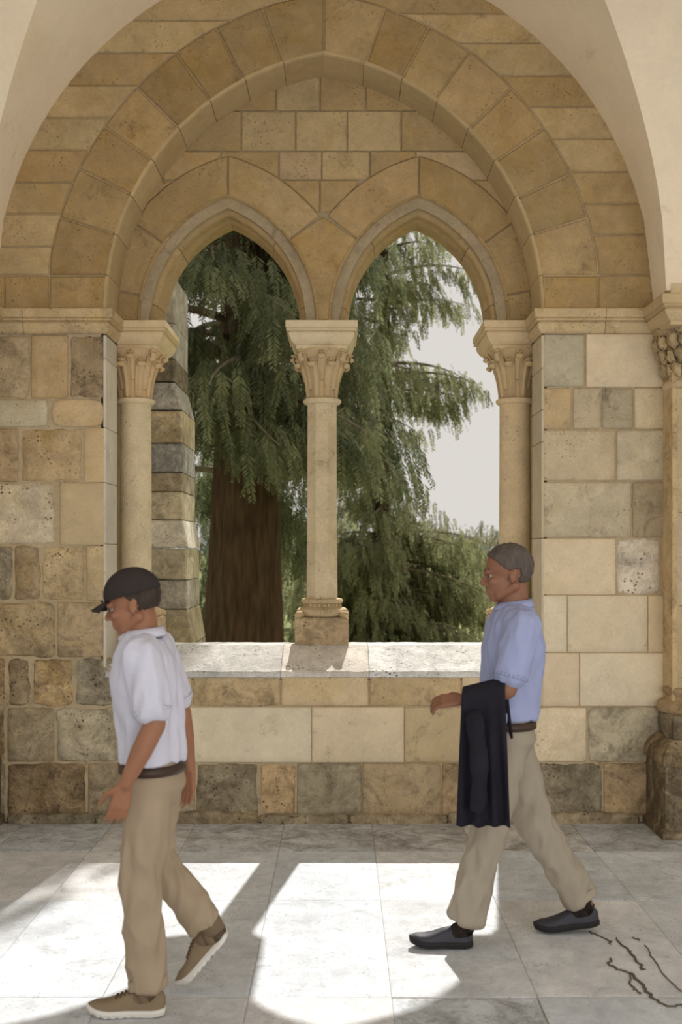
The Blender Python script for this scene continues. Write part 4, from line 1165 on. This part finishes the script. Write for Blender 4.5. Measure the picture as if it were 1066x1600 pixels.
def person(label, base, hc, J, s, mats, shoes, group=None):
    """J: joints dict; base = root location; hc = head centre"""
    skin, shirt, trous = mats
    root = empty('person', base); tag(root, label, 'person', group)
    bm = bmesh.new()
    P = head(bm, hc, s, J['nod'], J['neck'])
    # trunk
    pel, wst, chs = Vector(J['hip']), Vector(J['waist']), Vector(J['chest'])
    loft(bm, [((pel.x, pel.y, pel.z-.09), .07, .10), ((pel.x, pel.y, pel.z), .095, .145), (tuple(wst), .088, .125), (tuple(chs), .105, .155), ((chs.x, chs.y, J['shz']+.0), .085, .15), (tuple(Vector(J['neck'])+Vector((0, 0, .01))), .06, .075)])
    for a in J['arms']:
        sh, el, wr = map(Vector, a['pts'])
        limb(bm, sh, .052*s, el, .041*s); limb(bm, el, .042*s, (el*.55+wr*.45), .040*s); limb(bm, (el*.55+wr*.45), .040*s, wr, .026*s)
        ball(bm, sh, .058*s)
        hand(bm, wr, a['d'], a['n'], a['curl'], a['thumb'], s)
    for l in J['legs']:
        hp, kn, an = map(Vector, l['pts'])
        limb(bm, hp, .075*s, kn, .052*s); limb(bm, kn, .052*s, kn.lerp(an, .3), .053*s); limb(bm, kn.lerp(an, .3), .053*s, an, .036*s)
        limb(bm, an, .034*s, Vector(l['foot']), .020*s)
    body = fuse('body', bm, .0052, 3, root, skin)
    eyes(P, s, root)
    # shirt
    bm = bmesh.new(); hem = J['hem']
    hx = pel.x+(wst.x-pel.x)*max(0, (hem-pel.z))/(wst.z-pel.z)
    loft(bm, [((hx, pel.y, hem), .122*J['bulk'], .165), ((hx, pel.y, hem+.06), .122*J['bulk'], .162), (tuple(wst), .118*J['bulk'], .155), (tuple(chs), .126*J['bulk'], .172), ((chs.x, chs.y, J['shz']-.01), .108, .17), ((chs.x, chs.y, J['shz']+.035), .085, .13), (tuple(Vector(J['neck'])+Vector((0, 0, -.002))), .066, .075)], 32)
    for a in J['arms']:
        sh, el, wr = map(Vector, a['pts']); e = sh.lerp(el, .74)
        limb(bm, sh, .072*s, e, .066*s); limb(bm, sh.lerp(Vector((chs.x, chs.y, J['shz'])), .5), .075, sh, .070*s)
    sh_o = fuse('shirt', bm, .0075, 4, root, shirt, (.019, 11, 11, 4.5, J['seed']))
    for a in J['arms']:
        sh, el, wr = map(Vector, a['pts']); e = sh.lerp(el, .80); d = (el-sh).normalized(); u = d.orthogonal().normalized(); w = d.cross(u)
        bm = bmesh.new(); pts = [e+(u*math.cos(t)+w*math.sin(t))*.070*s for t in lin_(0, 2*math.pi, 25)[:-1]]
        for k in range(24): limb(bm, pts[k], .006, pts[(k+1) % 24], .006, 6, 1)
        from_bm('sleeve_hem', bm, sh_o, shirt, True)
    # collar
    bm = bmesh.new(); nk = Vector(J['neck']); rings = []
    for (r, dz) in ((.071, -.012), (.068, .030), (.073, .034), (.086, .004), (.084, -.002), (.074, .020)):
        rings.append([bm.verts.new((nk.x+.004+r*math.cos(t)-(.012 if math.cos(t) < -.8 and dz < .01 else 0), nk.y+r*1.02*math.sin(t), nk.z+dz-.018*(1-math.cos(t))*.5)) for t in lin_(0, 2*math.pi, 33)[:-1]])
    for i in range(6):
        for k in range(32): bm.faces.new((rings[i][k], rings[i][(k+1) % 32], rings[(i+1) % 6][(k+1) % 32], rings[(i+1) % 6][k]))
    from_bm('shirt_collar', bm, sh_o, shirt, True)
    for k in range(5):
        z = J['shz']-.05-k*.085; t = (z-wst.z)/(chs.z-wst.z); xx = wst.x+(chs.x-wst.x)*t-.124*J['bulk']
        bm = bmesh.new(); ball(bm, (xx, chs.y, z), (.004, .006, .006)); from_bm('button', bm, sh_o, BTN, True)
    # trousers
    bm = bmesh.new()
    loft(bm, [((pel.x, pel.y, pel.z-.12), .085, .12), ((pel.x+.008, pel.y, pel.z-.04), .118, .165), ((pel.x, pel.y, pel.z+.05), .108, .155), ((pel.x, pel.y, pel.z+.09), .10, .15)])
    for l in J['legs']:
        hp, kn, an = map(Vector, l['pts']); cu = l['cuff']
        e = kn.lerp(an, cu)
        limb(bm, hp, .092*s, hp.lerp(kn, .5), .084*s, 20); limb(bm, hp.lerp(kn, .5), .084*s, kn, .070*s, 20)
        d = (e-kn).normalized(); limb(bm, kn, .070*s, kn.lerp(e, .55), .067*s, 20)
        # straight lower leg with an open-looking cut end
        u = d.orthogonal().normalized(); w = d.cross(u); R0_, R1_ = .067*s, l.get('cr', .066)*s; a0 = kn.lerp(e, .5)
        r1 = [bm.verts.new(a0+(u*math.cos(2*math.pi*k/24)+w*math.sin(2*math.pi*k/24))*R0_) for k in range(24)]
        r2 = [bm.verts.new(e+(u*math.cos(2*math.pi*k/24)+w*math.sin(2*math.pi*k/24))*R1_) for k in range(24)]
        for k in range(24): bm.faces.new((r1[k], r1[(k+1) % 24], r2[(k+1) % 24], r2[k]))
        bm.faces.new(r1[::-1]); bm.faces.new(r2)
    tr = fuse('trousers', bm, .0075, 4, root, trous, (.022, 12, 12, 5, J['seed']+5))
    for l in J['legs']:
        hp, kn, an = map(Vector, l['pts']); e = kn.lerp(an, l['cuff']); d = (e-kn).normalized(); u = d.orthogonal().normalized(); w = d.cross(u)
        bm = bmesh.new(); R1_ = l.get('cr', .066)*s; n = 28; rings = []
        for (r, o_) in ((R1_-.004, -.036), (R1_+.004, -.035), (R1_+.005, -.002), (R1_+.001, .004), (R1_-.005, .003), (R1_-.008, -.03)):
            rings.append([bm.verts.new(e+d*(o_+.006*math.sin(3*t+kn.x*9))+(u*math.cos(t)+w*math.sin(t))*(r+.003*math.sin(5*t))) for t in lin_(0, 2*math.pi, n+1)[:-1]])
        for i in range(6):
            for k in range(n): bm.faces.new((rings[i][k], rings[i][(k+1) % n], rings[(i+1) % 6][(k+1) % n], rings[(i+1) % 6][k]))
        from_bm('trouser_cuff', bm, tr, trous, True)
    bm = bmesh.new(); rings = []
    for (o_, z) in ((.0, .012), (.014, .014), (.014, .046), (0, .048)):
        rings.append([bm.verts.new((pel.x+(.112+o_)*math.cos(t), pel.y+(.158+o_)*math.sin(t), pel.z+z)) for t in lin_(0, 2*math.pi, 41)[:-1]])
    for i in range(3):
        for k in range(40): bm.faces.new((rings[i][k], rings[i][(k+1) % 40], rings[i+1][(k+1) % 40], rings[i+1][k]))
    blt = from_bm('belt', bm, root, LEATHER, True)
    box('buckle', pel.x-.124, pel.x-.118, pel.y-.02, pel.y+.02, pel.z+.012, pel.z+.048, blt, METAL, None, .002)
    # pocket welt on the near side
    bm = bmesh.new(); limb(bm, (pel.x-.055, pel.y-.148, pel.z+.03), .004, (pel.x-.01, pel.y-.168, pel.z-.10), .004, 8, 1); from_bm('pocket', bm, tr, trous, True)
    for l, sp_ in zip(J['legs'], shoes):
        shoe(root, *sp_['geo'], **sp_['kw'])
        hp, kn, an = map(Vector, l['pts'])
    return root, P
def sock(root, an, d, r, mat):
    bm = bmesh.new(); a = Vector(an); limb(bm, a+Vector((-.035, 0, -.035)), r*.9, a+Vector((0, 0, -.02)), r, 20); limb(bm, a+Vector((0, 0, -.02)), r, a+Vector(d), r*1.05, 20); from_bm('sock', bm, root, mat, True)
def hair_shell(P, s, parent, mat, cut):
    bm = bmesh.new(); bmesh.ops.create_icosphere(bm, subdivisions=5, radius=1)
    for v in bm.verts:
        q = v.co; r = 1+.035*noise.noise(q*9)+.02*noise.noise(q*24)
        v.co = Vector((.012+.107*q.x*r, .0845*q.y*r, .034+.1*q.z*r))
    dead = [v for v in bm.verts if not cut(v.co)]
    bmesh.ops.delete(bm, geom=dead, context='VERTS')
    for v in bm.verts: v.co = P(*v.co)
    bmesh.ops.solidify(bm, geom=bm.faces[:], thickness=.012*s)
    return from_bm('hair', bm, parent, mat, True)

# man with the dark cap, striding left past the left column
y1 = 4.03; y2 = 4.25
J1 = dict(nod=.28, neck=(-.752, 4.13, 1.40), hip=(-.715, 4.13, .875), waist=(-.725, 4.13, 1.05), chest=(-.745, 4.13, 1.235), shz=1.335, hem=.93, bulk=.98, seed=3.0,
          arms=[dict(pts=[(-.725, 3.955, 1.325), (-.670, 3.915, 1.095), (-.770, 3.885, .885)], d=(-.25, 0, -.95), n=(-.35, .9, .1), curl=.6, thumb=-1),
                dict(pts=[(-.735, 4.305, 1.325), (-.640, 4.350, 1.075), (-.610, 4.375, .845)], d=(-.1, 0, -1), n=(-.4, -.8, 0), curl=.6, thumb=1)],
          legs=[dict(pts=[(-.715, 4.05, .86), (-.745, y1, .50), (-.712, y1, .085)], cuff=.95, foot=(-.78, y1, .04), cr=.070),
                dict(pts=[(-.700, 4.21, .86), (-.735, y2, .52), (-.512, y2, .245)], cuff=.93, foot=(-.55, y2, .17), cr=.066)])
sh1 = [dict(geo=((X(135, 4.0)-.0, .001), (X(256, 4.0), .001), y1, (SNEAK, SOLE, LACE)), kw=dict(wavy=True, hh=1.12)),
       dict(geo=((-.615, .012), (-.435, .215), y2, (SNEAK, SOLE, LACE)), kw=dict(wavy=True, hh=1.12))]
hc1 = (-.790, 4.13, 1.515)
p1, P1 = person('man in a dark cap, white shirt and beige trousers striding left in tan sneakers', (-.72, 4.13, 0), hc1, J1, .97, (SKIN1, SHIRT1, CHINO), sh1)
hair_shell(P1, .97, p1, HAIR2, lambda q: q.z > -.035+.0*q.x and q.x > .0-.5*(q.z-.02) and not (abs(q.y) > .07 and q.x < .03 and q.z < .01))
# flat-fronted cap with a brim
bm = bmesh.new(); bmesh.ops.create_icosphere(bm, subdivisions=4, radius=1)
for v in bm.verts:
    q = v.co; v.co = Vector((.010+.114*q.x, .092*q.y, .045+.100*q.z*(1 if q.z > 0 else .5)))
bmesh.ops.delete(bm, geom=[v for v in bm.verts if v.co.z < .035+.12*(v.co.x-.0)*.0], context='VERTS')
for v in bm.verts: v.co = P1(*v.co)
bmesh.ops.solidify(bm, geom=bm.faces[:], thickness=.006)
capo = from_bm('cap', bm, p1, CAPM, True)
bm = bmesh.new(); rg = []
for dz in (0, .006):
    rg.append([[bm.verts.new(P1(-.088+.0*u-.075*v*math.cos((u-.5)*2.2), .085*math.sin((u-.5)*2.5)*(1-.25*v), .040-.022*v-.015*((u-.5)*2)**2+dz)) for v in lin_(0, 1, 6)] for u in lin_(0, 1, 13)])
for i in range(12):
    for j in range(5):
        bm.faces.new((rg[0][i][j], rg[0][i+1][j], rg[0][i+1][j+1], rg[0][i][j+1])); bm.faces.new((rg[1][i][j], rg[1][i][j+1], rg[1][i+1][j+1], rg[1][i+1][j]))
    bm.faces.new((rg[0][i][5], rg[0][i+1][5], rg[1][i+1][5], rg[1][i][5])); bm.faces.new((rg[0][i][0], rg[1][i][0], rg[1][i+1][0], rg[0][i+1][0]))
for i in (0, 12):
    for j in range(5): bm.faces.new((rg[0][i][j], rg[0][i][j+1], rg[1][i][j+1], rg[1][i][j]))
from_bm('brim', bm, capo, CAPM, True)

# man in the blue shirt, striding left in front of the right column
y1 = 4.72; y2 = 4.91
J2 = dict(nod=.12, neck=(.765, 4.81, 1.475), hip=(.735, 4.81, .93), waist=(.745, 4.81, 1.11), chest=(.765, 4.81, 1.305), shz=1.41, hem=.985, bulk=1.03, seed=9.0,
          arms=[dict(pts=[(.775, 4.62, 1.40), (.700, 4.585, 1.135), (.520, 4.63, 1.085)], d=(-.95, .25, -.1), n=(0, .6, -.8), curl=.9, thumb=-1),
                dict(pts=[(.775, 5.00, 1.40), (.870, 5.035, 1.150), (.860, 5.03, .905)], d=(-.1, 0, -1), n=(-.4, -.8, 0), curl=.6, thumb=1)],
          legs=[dict(pts=[(.725, 4.73, .91), (.640, y1, .50), (.535, y1, .090)], cuff=.93, foot=(.47, y1, .04), cr=.070),
                dict(pts=[(.755, 4.89, .91), (.865, y2, .505), (1.105, y2, .115)], cuff=.92, foot=(1.04, y2, .06), cr=.070)])
sh2 = [dict(geo=((X(640, y1), .010), (X(738, y1), .001), y1, (BLACK, BSOLE, BSOLE)), kw=dict(laces=False)),
       dict(geo=((X(836, y2), .001), (X(936, y2), .032), y2, (BLACK, BSOLE, BSOLE)), kw=dict(laces=False))]
hc2 = (.735, 4.81, 1.615)
p2, P2 = person('man in a pale blue shirt and sand trousers striding left, dark jacket over his forearm', (.735, 4.81, 0), hc2, J2, 1.03, (SKIN2, SHIRT2, CHINO2), sh2)
hair_shell(P2, 1.03, p2, HAIR1, lambda q: q.z > -.045 and q.x > -.035-.9*(q.z-.045) and not (abs(q.y) > .066 and q.x < .045 and q.z < .015))
SOCK = simple('dark_sock', (48, 40, 36), .95, .1, 150, .2); SOCK1 = simple('tan_sock', (120, 104, 84), .95, .1, 150, .2)
sock(p2, (.537, 4.72, .10), (.03, 0, .10), .042, SOCK); sock(p2, (1.10, 4.91, .125), (-.05, 0, .10), .042, SOCK)
sock(p1, (-.712, 4.03, .10), (-.006, 0, .08), .040, SOCK1); sock(p1, (-.497, 4.25, .248), (-.05, 0, .07), .050, SOCK1)
# jacket hanging over the forearm
el, wr = Vector((.700, 4.585, 1.135)), Vector((.520, 4.63, 1.085))
ax = (wr-el).normalized(); side = Vector((-ax.y, ax.x, 0)).normalized()
V = []; FC = []; nu, nv = 26, 44
for layer in (0, 1):
    for i in range(nu+1):
        u = i/nu; c = el.lerp(wr, .02+.98*u)
        for j in range(nv+1):
            t = j/nv; rad = .046+(.010 if layer else 0)
            if t < .47: q = (1-t/.47); drop = q*(.22+.03*u); off = -rad-.010*math.sin(u*13+q*3)*q-.02*q; z = -drop
            elif t > .58: q = (t-.58)/.42; drop = q*(.52+.05*(1-u)); off = rad+.010*math.sin(u*11+q*2)*q; z = -drop
            else:
                a = math.pi*(1-(t-.47)/.11); off = rad*math.cos(a); z = rad*math.sin(a); q = 0
            sgn = -1
            p = c+side*(off*-sgn)+Vector((0, 0, z))+ax*((u-.5)*.05*q)
            p += side*(.022*math.sin(u*21+2*q)*q)
            V.append(p[:])
n1 = (nu+1)*(nv+1)
for i in range(nu):
    for j in range(nv):
        a = i*(nv+1)+j; b = a+nv+1
        FC.append((a, a+1, b+1, b)); FC.append((n1+a, n1+b, n1+b+1, n1+a+1))
for i in range(nu):
    for j in (0, nv):
        a = i*(nv+1)+j; b = a+nv+1; FC.append((a, b, n1+b, n1+a))
for j in range(nv):
    for i in (0, nu):
        a = i*(nv+1)+j; FC.append((a, a+1, n1+a+1, n1+a))
jk = place('jacket', V, FC, None, JACK, True)
bm = bmesh.new(); limb(bm, (.560, 4.525, 1.02), .034, (.575, 4.515, .82), .033); limb(bm, (.575, 4.515, .82), .033, (.568, 4.515, .66), .027)
fuse('sleeve', bm, .006, 3, jk, JACK, (.012, 16, 16, 9, 4.0)); tag(jk, "dark jacket draped over the blue-shirted man's forearm", 'jacket')
